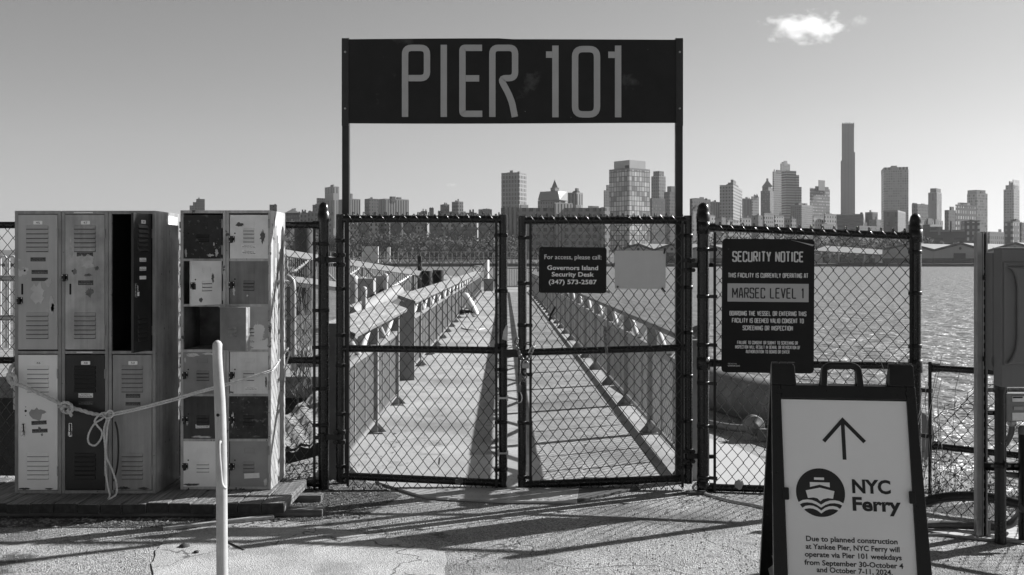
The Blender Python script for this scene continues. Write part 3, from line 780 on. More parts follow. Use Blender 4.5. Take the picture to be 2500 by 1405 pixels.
for c in (0, 1):
    a, b_ = (447, 541) if c == 0 else (561, 655)
    for r_ in range(6):
        top, bot = rows[6 - r_ - 0] , rows[5 - r_]
        t_ = top + (11 if r_ == 0 else 2.5); b2 = bot - (7 if r_ == 5 else 2.5)
        op = {(0, 1): 59, (0, 2): 150}.get((c, r_), 0)
        lv = [.33, .41, .49] if (r_ or c) else [.40, .50]
        if (c, r_) == (1, 0): lv = [.39, .48, .57, .64]
        st = {(1, 0): ((.49, .285, .098, .02, 'l', 3, ST), (.5, .15, .098, .026, 'l', 5, ST)), (1, 2): ((.5, .2, .08, .025, 'l', 0, ST),),
              (1, 3): ((.55, .13, .085, .022, 'l', 0, ST),), (0, 4): ((.5, .3, .09, .026, 'l', -2, ST),), (1, 5): ((.57, .24, .10, .033, 'l', -3, ''),)}.get((c, r_), ())
        lab = {(0, 1): 'pale box door standing ajar', (0, 2): 'grey box door swung wide open', (0, 0): 'black box door flaking at the bottom corners',
               (1, 4): 'rusted dark box door'}.get((c, r_))
        o = door(lb, x2p(a), x2p(b_), z2p(b2), z2p(t_), Y2 + .003, pal['LR'[c] + str(r_)], lv, lw=(.34, .64) if c else (.34, .68), open_deg=op, stick=st,
             hasp=(.012, .45) if (c, r_) not in ((0, 2), (0, 0), (1, 2)) else None, holes=((.13, .58, .005),), lab=lab, hinges=(.2, .8), lh=.016)
        blots = {(0, 0): ((-.13, .14, .09, .2), (-.93, .14, .07, .2), (-.3, .08, .2, .08), (-.2, .33, .05, .1)), (0, 3): ((-.75, .93, .4, .1), (-.3, .95, .5, .07), (-.95, .8, .06, .15), (-.12, .14, .1, .1)), (1, 1): ((-.9, .3, .08, .22), (-.55, .2, .05, .06)), (1, 4): ((-.93, .45, .1, .4), (-.3, .06, .3, .06)),
                 (0, 4): ((-.5, .05, .6, .06), (-.9, .4, .08, .16)), (1, 3): ((-.97, .04, .2, .06), (-.06, .3, .06, .3)), (1, 0): ((-.15, .5, .16, .34), (-.75, .78, .25, .12)), (0, 1): ((-.3, .6, .1, .3), (-.7, .12, .14, .12)), (1, 5): ((-.08, .1, .1, .18),), (0, 5): ((-.8, .05, .5, .06),)}.get((c, r_), ())
        rb = random.Random(c * 10 + r_); wq = x2p(b_) - x2p(a); hq = z2p(t_) - z2p(b2)
        for (u_, v_, bw, bh) in blots:
            s = MB(); nb = 22; s.prism([(min(-.002, max(-wq + .002, (u_ + bw * .5 * math.cos(6.283 * q / nb) * rb.uniform(.45, 1.1)) * wq)), min(hq - .002, max(.002, (v_ + bh * .5 * math.sin(6.283 * q / nb) * rb.uniform(.45, 1.1)) * hq))) for q in range(nb)], -.0011, .0004)
            light = (c, r_) in ((0, 0), (0, 3), (1, 1), (1, 4), (0, 4), (1, 5))
            s.build('flaked_paint', M('flaked to primer', .52, rough=.7, var=.3, scale=40) if light and (u_, v_) != (-.3, .06) else M('rust stain', .09 if (c, r_) != (1, 0) else .36, rough=.8, var=.5, scale=30), o, local=True)
        # embossed blank number card holder
        s = MB(); w = x2p(b_) - x2p(a); h = z2p(t_) - z2p(b2)
        for (q0, q1, e0, e1) in ((-.63, -.37, .83, .845), (-.63, -.37, .73, .745), (-.635, -.62, .735, .84), (-.38, -.365, .735, .84)):
            s.box(q0 * w, q1 * w, -.0022, .0005, e0 * h, e1 * h)
        s.build('card_holder', pal['LR'[c] + str(r_)], o, local=True)
        if op == 150:      # the inner face of the open door carries louvres and a return lip
            s = MB()
            s.box(-w, -w + .004, .0162, .035, .004, h - .004); s.box(-w + .004, -.004, .0162, .03, h - .005, h)
            for q in lv: s.hexa([(-.6 * w, .0262, q * h), (-.34 * w, .0262, q * h), (-.34 * w, .0162, q * h), (-.6 * w, .0162, q * h),
                                 (-.59 * w, .0185, q * h + .016), (-.35 * w, .0185, q * h + .016), (-.34 * w, .0162, q * h + .018), (-.6 * w, .0162, q * h + .018)])
            s.build('door_lip', M('pale door edge', .34, rough=.5, var=.4, scale=20), o, local=True)  # lip and louvres in a paler tone than the door
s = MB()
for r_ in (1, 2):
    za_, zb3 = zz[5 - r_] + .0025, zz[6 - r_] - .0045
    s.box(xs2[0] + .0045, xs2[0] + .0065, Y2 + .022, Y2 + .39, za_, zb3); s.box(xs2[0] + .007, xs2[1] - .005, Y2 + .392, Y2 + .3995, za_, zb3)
s.build('compartment_shade', M('shade lining', .13, rough=.9, var=.6, scale=6), lb)  # dim lining painting the shade inside the two opened boxes
# sunlit streaks between mesh shadows, painted pale on the outer side
s = MB(); rr = random.Random(3)
for k in range(11):
    y = .03 + k * .037; l = rr.uniform(.25, 1.2)
    s.prism(rrect(y, zz[-1] - .05 - l, y + rr.uniform(.008, .022), zz[-1] - .02 - rr.uniform(0, .3), .003), 0, .0008, Matrix.Translation((xs2[-1], Y2 + .02, 0)) @ Matrix.Rotation(R(90), 4, 'Z'))
s.build('sun_streak', M('pale sun streak', .62, rough=.6, var=.2), lb)

# ---- the plank platform
m_pl = M('weathered plank', 0.17, rough=0.9, var=0.28, scale=3, bump=0.6, grain=(0.55, 1, 70))
pf = thing('plank_platform', 'low platform of thick weathered planks under the lockers', 'platform', (-2.4, 6.5, 0))
rr = random.Random(11)
x = -1.415; k = 0
while x > -4.6:
    w = 0.142 + rr.uniform(-.01, .012); yf = 6.19 + rr.uniform(-.008, .008); y1 = 6.93 if k else 6.86
    sk = 0.0
    mb = MB(); zt_ = .098 + rr.uniform(-.004, .004)
    n = 5
    for i in range(1):
        sec = rrect(x - w, zt_ - .062, x - .002, zt_, .007, 3)
        mb.prism(sec, yf, y1)
    pk_ = mb.build('plank', m_pl, pf, bevel=0.004)
    eg = MB(); eg.prism(rrect(x - w + .001, zt_ - .061, x - .003, zt_ - .004, .006, 3), yf - .003, yf - .0005); eg.build('end_grain_shade', M('shaded end grain', .035, rough=.95, var=.5, scale=30), pk_)  # weathered plank ends, darkened further with painted shade
    x -= w + .004; k += 1
for (ya, xe) in ((6.24, -1.19), (6.62, -1.27)):
    mb = MB(); mb.box(-4.6, xe, ya, ya + .09, .002, .046); mb.build('sleeper', M('old sleeper', .13, rough=.95, var=.3, grain=(.4, 0, 60), bump=.5), pf, bevel=.004)

# ---- ropes
m_rope = M('hemp rope', 0.55, rough=0.9, var=0.2, scale=40)
m_rope2 = M('pale cord', 0.62, rough=0.9, var=0.2, scale=40)
def smooth(pts, per=8):
    pts = [Vector(p) for p in pts]; out = []
    for i in range(len(pts) - 1):
        p0 = pts[max(i - 1, 0)]; p1 = pts[i]; p2 = pts[i + 1]; p3 = pts[min(i + 2, len(pts) - 1)]
        for k in range(per):
            t = k / per
            out.append(0.5 * ((2 * p1) + (-p0 + p2) * t + (2 * p0 - 5 * p1 + 4 * p2 - p3) * t * t + (-p0 + 3 * p1 - 3 * p2 + p3) * t ** 3))
    out.append(pts[-1]); return out
def rope(mb, pts, r, lay=9.0, strands=3, step=0.006):
    q = smooth(pts, 10); dense = [q[0]]; 
    for i in range(len(q) - 1):
        l = (q[i + 1] - q[i]).length; m = max(1, int(l / step))
        for k in range(1, m + 1): dense.append(q[i].lerp(q[i + 1], k / m))
    s = 0.0; nrm = None; lines = [[] for _ in range(strands)]
    for i, p in enumerate(dense):
        t = (dense[min(i + 1, len(dense) - 1)] - dense[max(i - 1, 0)])
        if t.length < 1e-9: continue
        t.normalize()
        if nrm is None: nrm = t.orthogonal().normalized()
        nrm = (nrm - t * nrm.dot(t)).normalized(); bi = t.cross(nrm)
        if i: s += (p - dense[i - 1]).length
        for k in range(strands):
            a = s / (r * lay) * 2 * math.pi + 2 * math.pi * k / strands
            lines[k].append(p + (nrm * math.cos(a) + bi * math.sin(a)) * r * 0.5)
    for l in lines: mb.tube(l, r * 0.56, 6)
YR = Y1 - 0.05
def rp(px, py, dy=0.0): return P(px, py, YR + dy)
mb = MB()
rope(mb, [rp(38, 888, .1), rp(26, 900, .04), rp(24, 925), rp(32, 934), rp(60, 945, -.01), rp(100, 963), rp(135, 980), rp(160, 992, -.01), rp(190, 1000, -.01), rp(225, 1010), rp(256, 1016)], .0125)
rope(mb, [rp(36, 945, .06), rp(22, 930, .05), rp(20, 915, .02), rp(34, 918, -.03), rp(38, 930, -.02), rp(30, 945, .03)], .0125)
rope(mb, [rp(145, 995, .01), rp(155, 983, -.03), rp(172, 988, -.04), rp(176, 1002, -.03), rp(163, 1008, -.01), rp(150, 1000, -.03), rp(160, 990, -.04)], .0105)
rope(mb, [rp(165, 1000, -.03), rp(172, 1010, -.03), rp(174, 1016, -.02)], .011)
tag(mb.build('thick_rope', m_rope, recalc=False), 'thick twisted rope knotted around the left corner of the tall lockers', 'rope')
mb = MB(); c = .0062
rope(mb, [rp(256, 1017), rp(272, 1010, -.02), rp(330, 998), rp(430, 972), rp(480, 957, .02), P(527, 944, 6.42), P(590, 927, 6.46), P(655, 906, 6.52), P(672, 897, 6.6), P(690, 868, 6.9), P(704, 850, 6.96)], c)
rope(mb, [rp(262, 1022), rp(275, 1015, -.02), rp(330, 1003), rp(430, 977), rp(480, 961, .02), P(527, 949, 6.42), P(590, 931, 6.46), P(655, 910, 6.52), P(670, 901, 6.6), P(684, 876, 6.9), P(700, 856, 6.96)], c)
rope(mb, [rp(262, 1012, -.02), rp(248, 1024, -.03), rp(230, 1036, -.03), rp(216, 1062, -.03), rp(217, 1082, -.03), rp(232, 1088, -.03), rp(246, 1072, -.03), rp(249, 1055, -.03), rp(236, 1038, -.035), rp(232, 1026, -.03), rp(248, 1010, -.03), rp(270, 1008, -.03)], c)
rope(mb, [rp(268, 1008, -.02), rp(262, 1024, -.03), rp(254, 1050, -.03), rp(257, 1100, -.03), rp(258, 1150, -.03), rp(264, 1190, -.04), rp(268, 1212, -.06), P(258, 1222, 6.33), P(240, 1226, 6.3)], c)
rope(mb, [rp(270, 1014, -.03), rp(264, 1035, -.03), rp(261, 1060, -.03), rp(259, 1110, -.03), rp(274, 1148, -.03), rp(284, 1180, -.04), rp(284, 1206, -.06), P(270, 1218, 6.32), P(262, 1224, 6.31), P(243, 1232, 6.28)], c)
rope(mb, [rp(248, 1008, -.03), rp(258, 1020, -.045), rp(272, 1019, -.045), rp(277, 1008, -.04), rp(268, 1003, -.03), rp(256, 1012, -.045)], c)
rope(mb, [P(700, 856, 6.95), P(707, 862, 6.9), P(700, 885, 6.9), P(694, 905, 6.9)], c)
tag(mb.build('thin_cord', m_rope2, recalc=False), 'doubled pale cord with hanging loops, tied across both locker banks to the fence', 'rope')
mb = MB(); mb.tube(smooth([P(281, 1030, 6.40), P(287, 1055, 6.40), P(289, 1100, 6.40), P(286, 1140, 6.4), P(278, 1175, 6.4)], 6), .006, 6)
tag(mb.build('black_cable', m_fit), 'short black cable hanging in front of the mid grey locker door', 'cable')

# ---- bent steel pole in the foreground
pp = thing('steel_pole', 'pale painted steel pole with a welded side hook, closest to the viewer', 'pole', (pxX(543, 4.17), 4.17, 0))
Yp = 4.17; XB = pxX(543, Yp)
pts = smooth([(XB, Yp, -.05), (XB - .002, Yp, .45), (XB - .005, Yp, .8), (XB - .011, Yp, 1.02), (XB - .02, Yp + .004, 1.15), (XB - .025, Yp + .012, 1.23), (XB - .026, Yp + .02, 1.255)], 6)
n = len(pts); rad = [0.0232] * n
for i in range(n):
    t = i / (n - 1)
    if pts[i].z > 1.0: rad[i] = 0.0232 - .0035 * min(1, (pts[i].z - 1.0) / .2)
pts.append(pts[-1] + Vector((0, .004, .010))); rad.append(.012); pts.append(pts[-1] + Vector((0, .003, .004))); rad.append(.003)
m_pole = M('chalky white paint', 0.40, rough=0.6, var=0.2, scale=9, streak=.05, chip=[(.16, .715, 26), (.3, .68, 50)])
mb = MB(); mb.tube(pts, .0232, 20, radii=rad); mb.build('tube', m_pole, pp)
mb = MB(); mb.tube(smooth([(XB - .002, Yp - .022, .852), (XB - .004, Yp - .034, .84), (XB - .003, Yp - .036, .80), (XB + .001, Yp - .034, .74), (XB + .006, Yp - .034, .685), (XB + .014, Yp - .033, .665), (XB + .021, Yp - .024, .658)], 6), .0068, 10); mb.build('hook', m_pole, pp)
mb = MB(); mb.lathe((XB - .012, Yp - .0236, HC - 372 * Yp / F), [(.007, 0), (.007, .004)], 14, 'y'); mb.build('bolt_hole', m_dark, pp)
# ================================================================== SIGNS
m_black = M('black sign enamel', 0.010, spec=.3, rough=0.45, var=0.35, scale=4, bump=.03, bscale=8, chip=[(0.45, 0.71, 34, .01), (0.06, 0.62, 3, .1)], scratch=[(.4, .775, 26, 25), (.3, .775, 30, -40)])
m_lett = M('grey sign lettering', 0.38, rough=0.6, var=0.06)
m_steelpost = M('dark painted steel', 0.015, rough=0.45, var=0.3, scale=8, streak=.2)
YS = 7.16
def xs_(p): return pxX(p, YS)
def zs_(p): return pz(p, YS)
ps = thing('gateway_sign', 'wide black overhead sign reading PIER 101 in grey letters, on two posts above the gate', 'sign', (xs_(1250), YS, 0))
mb = MB()                                   # slightly wavy sheet
nn = 24; top = []; bot = []
for i in range(nn + 1):
    t = i / nn; px = 838 + (1666 - 838) * t
    top.append((xs_(px), zs_(96.5 - 3.0 * math.sin(t * 3.1) * (1 if t < .5 else .3) + 1.2 * t))); bot.append((xs_(px), zs_(301.5 + .9 * math.sin(t * 5))))
for i in range(nn):
    mb.hexa([(bot[i][0], YS, bot[i][1]), (bot[i + 1][0], YS, bot[i + 1][1]), (bot[i + 1][0], YS + .006, bot[i + 1][1]), (bot[i][0], YS + .006, bot[i][1]),
             (top[i][0], YS, top[i][1]), (top[i + 1][0], YS, top[i + 1][1]), (top[i + 1][0], YS + .006, top[i + 1][1]), (top[i][0], YS + .006, top[i][1])])
mb.build('panel', m_black, ps)
# lettering, centre lines measured on the photograph
mb = MB(); t = 15.5 * YS / F
def LT(strokes):
    for k, (pts, closed, r) in enumerate(strokes):
        q = [Vector((xs_(a), zs_(b))) for a, b in pts]
        fl = fillet(q, r * YS / F, closed, 5) if len(q) > 2 else q
        if closed: fl.append(fl[0].copy())
        stroke(mb, fl, t, YS - .003 - .0003 * k, YS)
LT([([(989, 286), (989, 117.5), (1042.5, 117.5), (1042.5, 191.5), (997, 191.5)], False, 16)])
LT([([(1083.5, 110), (1083.5, 286)], False, 0)])
LT([([(1177, 117.5), (1129, 117.5), (1129, 278.5), (1177.5, 278.5)], False, 7), ([(1137, 192), (1170, 192)], False, 0)])
LT([([(1202, 286), (1202, 117.5), (1257.5, 117.5), (1257.5, 191.5), (1221, 191.5), (1240, 226), (1250, 250), (1257, 286)], False, 15)])
LT([([(1356, 112), (1356, 287)], False, 0), ([(1333, 134), (1348, 134)], False, 0)])
LT([([(1404, 120.5), (1457.5, 120.5), (1457.5, 280), (1404, 280)], True, 19)])
LT([([(1509, 112), (1509, 287)], False, 0), ([(1485, 134.5), (1501, 134.5)], False, 0)])
mb.build('lettering', m_lett, ps)
for px, w in ((843, 17), (1659, 17)):
    mb = MB(); X = xs_(px); hw = w / 2 * YS / F
    mb.box(X - hw, X - hw + .005, YS - .012, YS + .045, zs_(93), zs_(88)); mb.v.clear(); mb.f.clear(); mb.sm.clear()
    mb.box(X - hw, X + hw, YS + .0075, YS + .012, 0, zs_(93))           # web
    mb.box(X - hw, X - hw + .005, YS + .0125, YS + .06, 0, zs_(92))     # flanges
    mb.box(X + hw - .005, X + hw, YS + .0125, YS + .06, 0, zs_(92))
    mb.build('post', m_steelpost, ps, bevel=.001)
    mb = MB(); mb.box(X - hw, X + hw, YS - .0065, YS - .0005, zs_(308), zs_(95)); br = mb.build('bracket', m_steelpost, ps, bevel=.001)
    for q in (128, 266):
        mb = MB(); mb.lathe((X, YS - .014, zs_(q)), [(.0055, 0), (.0085, .003), (.0085, .007)], 8, 'y'); mb.build('bolt', m_galv, br)

# ---- black access sign on the right gate leaf
YG = FY - 0.055
def xg(p): return pxX(p, YG)
def zg(p): return pz(p, YG)
sg = thing('access_sign', 'small black sign on the gate mesh giving a security desk telephone number', 'sign', (xg(1398), YG, zg(716)))
T = Matrix.Translation((xg(1398), YG, zg(660))) @ Matrix.Rotation(R(0.4), 4, 'Y')
k = YG / F
mb = MB(); mb.prism(rrect(-82.5 * k, -56 * k, 82.5 * k, 56 * k, 6 * k), -.002, .002, T); mb.build('panel', M('black sign plate', .006, spec=.25, rough=.4, var=.15), sg)
mb = MB()
def lx(p): return (p - 1398) * k
def lz(p): return (660 - p) * k
for s_, a, b_, base, capt, bo in (('For access, please call:', 1329, 1468, 633.5, 622, .0), ('Governors Island', 1336, 1460, 659.5, 648.5, .02), ('Security Desk', 1347, 1450, 675.5, 664.5, .02), ('(347) 573-2587', 1340, 1457, 694, 683, .02)):
    font_text(mb, s_, lx(a), lx(b_), lz(base), lz(capt), -.0028, 0, T, bold=bo)
mb.build('lettering', M('white sign ink', .85, rough=.6, var=.05), sg)
for (dx, dz) in ((-76, 49), (76, 49), (-76, -49), (76, -49)):
    mb = MB(); mb.tube([T @ Vector((dx * k + .008 * math.cos(a), -.003 - .004 * math.sin(a * .5), dz * k + .008 * math.sin(a))) for a in [i * .6 for i in range(9)]], .0022, 5); mb.build('wire_tie', m_wire, sg)

# ---- blank grey plate
bl = thing('blank_sign', 'blank pale grey plate tied to the gate mesh beside the black sign', 'sign', (xg(1563), YG, zg(706)))
T = Matrix.Translation((xg(1563), YG, zg(659))) @ Matrix.Rotation(R(0.3), 4, 'Y')
mb = MB(); mb.prism(rrect(-62 * k, -46.5 * k, 62 * k, 46.5 * k, 3 * k), -.002, .002, T); mb.build('panel', M('faded grey plate', .52, rough=.6, var=.03, scale=14, streak=.02), bl)
for (dx, dz, ang) in ((-60, 53, 60), (59, 46, 80), (57, -49, 130), (-55, -42, 45)):
    mb = MB(); c_ = T @ Vector((dx * k, -.006, dz * k)); d = Vector((math.cos(R(ang)), 0, math.sin(R(ang)))) * (.020 if dx != -55 else .006)
    mb.bar(c_ - d, c_ + d, .011, .006, (0, 1, 0)); mb.build('cable_tie', m_fit, bl)

# ---- security notice
YN = 6.80
def xn(p): return pxX(p, YN)
def zn(p): return pz(p, YN)
sn = thing('security_notice', 'tall black SECURITY NOTICE board tied to the right-hand fence panel', 'sign', (xn(1875), YN, zn(912)))
k = YN / F
T = Matrix.Translation((xn(1874.5), YN, zn(747))) @ Matrix.Rotation(R(0.35), 4, 'Y') @ Matrix.Rotation(R(-4), 4, 'Z')
def lx(p): return (p - 1874.5) * k
def lz(p): return (747 - p) * k
mb = MB(); mb.prism(rrect(lx(1763.5), lz(911), lx(1985.5), lz(584), 9 * k), -.002, .002, T); mb.build('panel', M('notice black', .006, spec=.25, rough=.38, var=.2, scale=6), sn, bevel=.0008)
m_nt = M('notice lettering', .62, rough=.6, var=.05)
mb = MB(); mb.prism([(lx(1777), lz(737.5)), (lx(1972), lz(737.5)), (lx(1972), lz(693)), (lx(1777), lz(693))], -.0032, -.0021, T); bd = mb.build('level_band', M('notice grey band', .42, rough=.55, var=.03), sn)
mb = MB(); stroke_text(mb, 'SECURITY NOTICE', lx(1788), lx(1960), lz(640.5), lz(614), 3.6 * k, -.003, -.0022, T); 
stroke_text(mb, 'THIS FACILITY IS CURRENTLY OPERATING AT', lx(1778), lx(1971), lz(679), lz(667), 1.9 * k, -.003, -.0022, T)
for s_, a, b_, c_, d in (('BOARDING THE VESSEL OR ENTERING THIS', 1782, 1967, 772, 760), ('FACILITY IS DEEMED VALID CONSENT TO', 1788, 1961, 789.5, 777.5), ('SCREENING OR INSPECTION', 1814, 1935, 807.5, 795.5)):
    stroke_text(mb, s_, lx(a), lx(b_), lz(c_), lz(d), 2.0 * k, -.003, -.0022, T)
for s_, a, b_, c_, d in (('FAILURE TO CONSENT OR SUBMIT TO SCREENING OR', 1801, 1947, 841.5, 833), ('INSPECTION WILL RESULT IN DENIAL OR REVOCATION OF', 1796, 1953, 852.5, 844), ('AUTHORIZATION TO BOARD OR ENTER', 1822, 1927, 863.5, 855)):
    stroke_text(mb, s_, lx(a), lx(b_), lz(c_), lz(d), 1.25 * k, -.003, -.0022, T)
font_text(mb, 'GOVERNORS ISLAND', lx(1779), lx(1808), lz(896.3), lz(892.6), -.003, 0, T, bold=.01)
font_text(mb, 'THE TRUST FOR', lx(1779), lx(1800), lz(891), lz(888), -.003, 0, T)
mb.build('lettering', m_nt, sn)
mb = MB(); stroke_text(mb, 'MARSEC LEVEL 1', lx(1788), lx(1962), lz(729.5), lz(703), 2.9 * k, -.0042, -.0034, T); mb.build('band_lettering', m_ink, bd)
# corner of the laminate curling forward
mb = MB(); mb.add([T @ Vector(q) for q in ((lx(1925), -.003, lz(585.5)), (lx(1984), -.016, lz(598)), (lx(1979), -.018, lz(601)), (lx(1950), -.010, lz(592)))], [(0, 3, 2, 1)]); mb.build('curled_corner', M('laminate', .45, rough=.2, var=.05), sn)

# ---- A-frame sandwich board
m_pls = M('black moulded plastic', 0.009, spec=.35, rough=0.34, var=0.2, scale=20, bump=.08, bscale=300)
ap = thing('sandwich_board', 'black A-frame board with an arrow and ferry notice, standing before the right fence', 'sign', (1.527, 4.62, 0), R(-8))
# local: x across, y away from the viewer, z up; front panel leans back
LEN = 1.165; LEAN = R(15.5)
TF = Matrix.Translation((0, -0.31, 0)) @ Matrix.Rotation(-LEAN, 4, 'X')          # panel space: (x, y, z)
TB = Matrix.Translation((0, 0.31, 0)) @ Matrix.Rotation(LEAN, 4, 'X')
def panel(T, name, front):
    W = .318; mb = MB(); th = .018
    zn_ = LEN - .10                                             # notch floor
    def q(x0, x1, z0, z1, y0=-th, y1=th): mb.prism([(x0, z0), (x1, z0), (x1, z1), (x0, z1)], y0, y1, T)
    mb.prism([(-W - .022, .0), (-W + .045, .0), (-W + .040, zn_), (-W - .0, zn_)], -th, th, T)
    mb.prism([(W - .045, .0), (W + .022, .0), (W + .0, zn_), (W - .040, zn_)], -th, th, T)
    q(-W + .041, W - .041, zn_ - .062, zn_)                     # head rail
    mb.prism([(-W + .046, .05), (W - .046, .05), (W - .046, .13), (-W + .046, .13)], -th, th, T)
    mb.prism([(-W + .0, zn_ + .0002), (-W + .112, zn_ + .0002), (-W + .106, LEN - .012), (-W + .1, LEN), (-W + .006, LEN), (-W + .002, LEN - .006)], -th, th, T)
    mb.prism([(W - .112, zn_ + .0002), (W - .0, zn_ + .0002), (W - .002, LEN - .006), (W - .006, LEN), (W - .1, LEN), (W - .106, LEN - .012)], -th, th, T)
    o = mb.build(name, m_pls, ap, bevel=.004, local=True)
    hb = MB(); c = [(-.082, zn_ - .004), (-.075, zn_ + .082), (-.052, LEN - .004), (.052, LEN - .004), (.075, zn_ + .082), (.082, zn_ - .004)]
    fl = fillet([Vector(p) for p in c], .03, False, 4)
    stroke(hb, fl, .026, -th + .001, th - .001, T); hb.build('handle', m_pls, o, bevel=.005, local=True)
    ins = MB(); ins.prism([(-W + .04, .13), (W - .04, .13), (W - .036, zn_ - .062), (-W + .036, zn_ - .062)], -.004, .006, T)
    ins.build('backing', m_pls, o, local=True)
    return o
fp = panel(TF, 'front_panel', True); bp = panel(TB, 'back_panel', False)
for sx in (-1, 1):
    for dx in (.02, .058, .094):
        mb = MB(); z = LEN * math.cos(LEAN) - .004
        mb.rod((sx * .318 - sx * (dx - .017), 0, z), (sx * .318 - sx * (dx + .015), 0, z), .014, 10); mb.build('hinge', m_pls, ap, local=True)
for dx in (-.285, .285):
    mb = MB(); mb.lathe((0, 0, 0), [(.012, 0), (.013, .004)], 12, 'y'); mb.v = [tuple(TF @ Vector((v[0] + dx, v[1] - .022, v[2] + LEN - .132))) for v in mb.v]; mb.build('rivet', m_pls, fp, local=True)
for dx in (-.272, .272):
    mb = MB(); mb.prism(rrect(dx - .014, .545, dx + .014, .60, .006), -.024, -.0185, TF); mb.build('clip', m_pls, fp, local=True, bevel=.002)
# printed sheet
mb = MB(); mb.prism([(-.276, .135), (.276, .135), (.281, LEN - .166), (-.281, LEN - .166)], -.0062, -.0045, TF); sh = mb.build('poster_sheet', M('poster paper', .78, rough=.55, var=.02, scale=3, bump=.06, bscale=6), fp, local=True)
# --- artwork: map photo pixels onto the leaning sheet
rot = Matrix.Rotation(R(-8), 4, 'Z'); base = Vector((1.527, 4.62, 0))
TW = Matrix.Translation(base) @ rot @ TF
inv = TW.inverted()
def on_sheet(px, py):
    o = inv @ Vector((0, 0, HC)); d = (inv @ P(px, py, 1.0)) - o
    t = (-.0064 - o.y) / d.y; q = o + d * t
    return (q.x, q.z)
mb = MB(); yf = -.0075; yb = -.0063
aw = .0165
a0 = on_sheet(2062, 1123); a1 = on_sheet(2057, 1030)
stroke(mb, [a0, (a1[0], a1[1])], aw, yf, yb, TF)
stroke(mb, [on_sheet(2011, 1078), on_sheet(2057, 1026), on_sheet(2111, 1080)], aw, yf - .0004, yb, TF)
mb.build('arrow', m_ink, sh, local=True)
cx, cz = on_sheet(2003, 1203); rad = on_sheet(2063, 1204)[0] - cx
mb = MB(); n = 48
mb.prism([(cx + rad * math.cos(2 * math.pi * i / n), cz + rad * math.sin(2 * math.pi * i / n)) for i in range(n)], yf, yb, TF); em = mb.build('ferry_emblem', m_ink, sh, local=True)
mb = MB(); ye = yf - .0006; yv = yf - .0001
def E(pts): mb.prism([(cx + a * rad, cz + b_ * rad) for a, b_ in pts], ye, yv, TF)
E([(-.24, .52), (.17, .52), (.17, .62), (-.24, .62)])
E([(-.42, .22), (-.02, .32), (.39, .22), (.39, .42), (-.42, .42)])
E([(-.52, -.24), (-.3, -.21), (-.14, -.24), (-.02, -.36), (.1, -.27), (.3, -.22), (.5, -.24), (.57, .07), (-.02, .20), (-.6, .07)])
for dz in (0, -.24):
    lim = .93 if dz == 0 else .80
    up = [(-lim + i * lim / 5 * 1.0, -.40 + .11 * math.sin(math.pi * i / 5) ** .8 - .10 * (i / 5) ** 3 + dz) for i in range(6)]
    up[0] = (-lim, -.43 + dz); L_ = up + [(-a, b_) for a, b_ in up[::-1][1:]]
    pts = L_ + [(a * .97, b_ - .12) for a, b_ in L_[::-1]]
    # build as strips so that the wave stays a simple band
    for i in range(len(L_) - 1):
        (p, q_), (r_, s_) = L_[i], L_[i + 1]
        mb.prism([(cx + p * rad, cz + (q_ - .12) * rad), (cx + r_ * rad, cz + (s_ - .12) * rad), (cx + r_ * rad, cz + s_ * rad), (cx + p * rad, cz + q_ * rad)], ye, yv, TF)
mb.build('emblem_ship', M('poster white', .78, rough=.55, var=.02), em, local=True)
mb = MB()
def line(s_, xa, xb, yb_, yc, bold):
    p0 = on_sheet(xa, yb_); p1 = on_sheet(xb, yb_); pc = on_sheet(xa, yc)
    font_text(mb, s_, p0[0], p1[0], p0[1], pc[1], yf, 0, TF, bold=bold)
line('NYC', 2081, 2175, 1203, 1170, .035); line('Ferry', 2082, 2200, 1246, 1213, .035)
for s_, xa, xb, yb_, ch in (('Due to planned construction', 1968, 2191, 1320, 1307), ('at Yankee Pier, NYC Ferry will', 1967, 2196, 1339, 1326), ('operate via Pier 101 weekdays', 1965, 2201, 1358, 1345),
                       ('from September 30-October 4', 1964, 2205, 1378, 1365), ('and October 7-11, 2024.', 1994, 2179, 1396, 1383)):
    line(s_, xa, xb, yb_ + 1, ch + 1, .022)
mb.build('lettering', m_ink, sh, local=True)
# strap eye and torn sticker on the back panel
mb = MB(); T2 = TB
mb.tube([T2 @ Vector((-.27 + .022 * math.cos(a), -.024, .62 + .035 * math.sin(a))) for a in [i * math.pi / 6 for i in range(12)]], .007, 6, closed=True); mb.build('pull_loop', M('pale plastic', .6, rough=.5), bp, local=True)
mb = MB(); mb.prism([(-.29, .05), (-.13, .055), (-.13, .16), (-.22, .15), (-.285, .165), (-.27, .12), (-.3, .09)], -.0205, -.019, T2); mb.build('torn_sticker', M('torn sticker', .35, rough=.6, var=.4, scale=30), bp, local=True)
# ================================================================== ELECTRICAL STAND AND SMALL THINGS ON THE RIGHT
YE = 5.78
def xe(p, Y=YE): return pxX(p, Y)
def ze(p, Y=YE): return pz(p, Y)
m_strut = M('galvanised strut', 0.30, rough=0.4, metal=0.6, var=.15, scale=10, streak=.1)
m_box = M('grey fibreglass enclosure', 0.13, rough=0.5, var=.05, scale=2, streak=.04)
m_pipe = M('black steel pipe', 0.007, rough=0.3, var=.3, spec=.5)
est = thing('strut_post', 'upright galvanised strut channel with slotted face, left of the grey electrical box', 'post', (xe(2398), YE, 0))
mb = MB(); mb.box(xe(2385), xe(2398.5), YE, YE + .041, .0, ze(568)); mb.build('channel', m_strut, est, bevel=.003)
mb = MB(); mb.box(xe(2398.7), xe(2401), YE - .004, YE + .037, 0, ze(566)); mb.box(xe(2407.5), xe(2411), YE - .004, YE + .037, 0, ze(566)); mb.box(xe(2401), xe(2407.5), YE + .014, YE + .02, 0, ze(568))
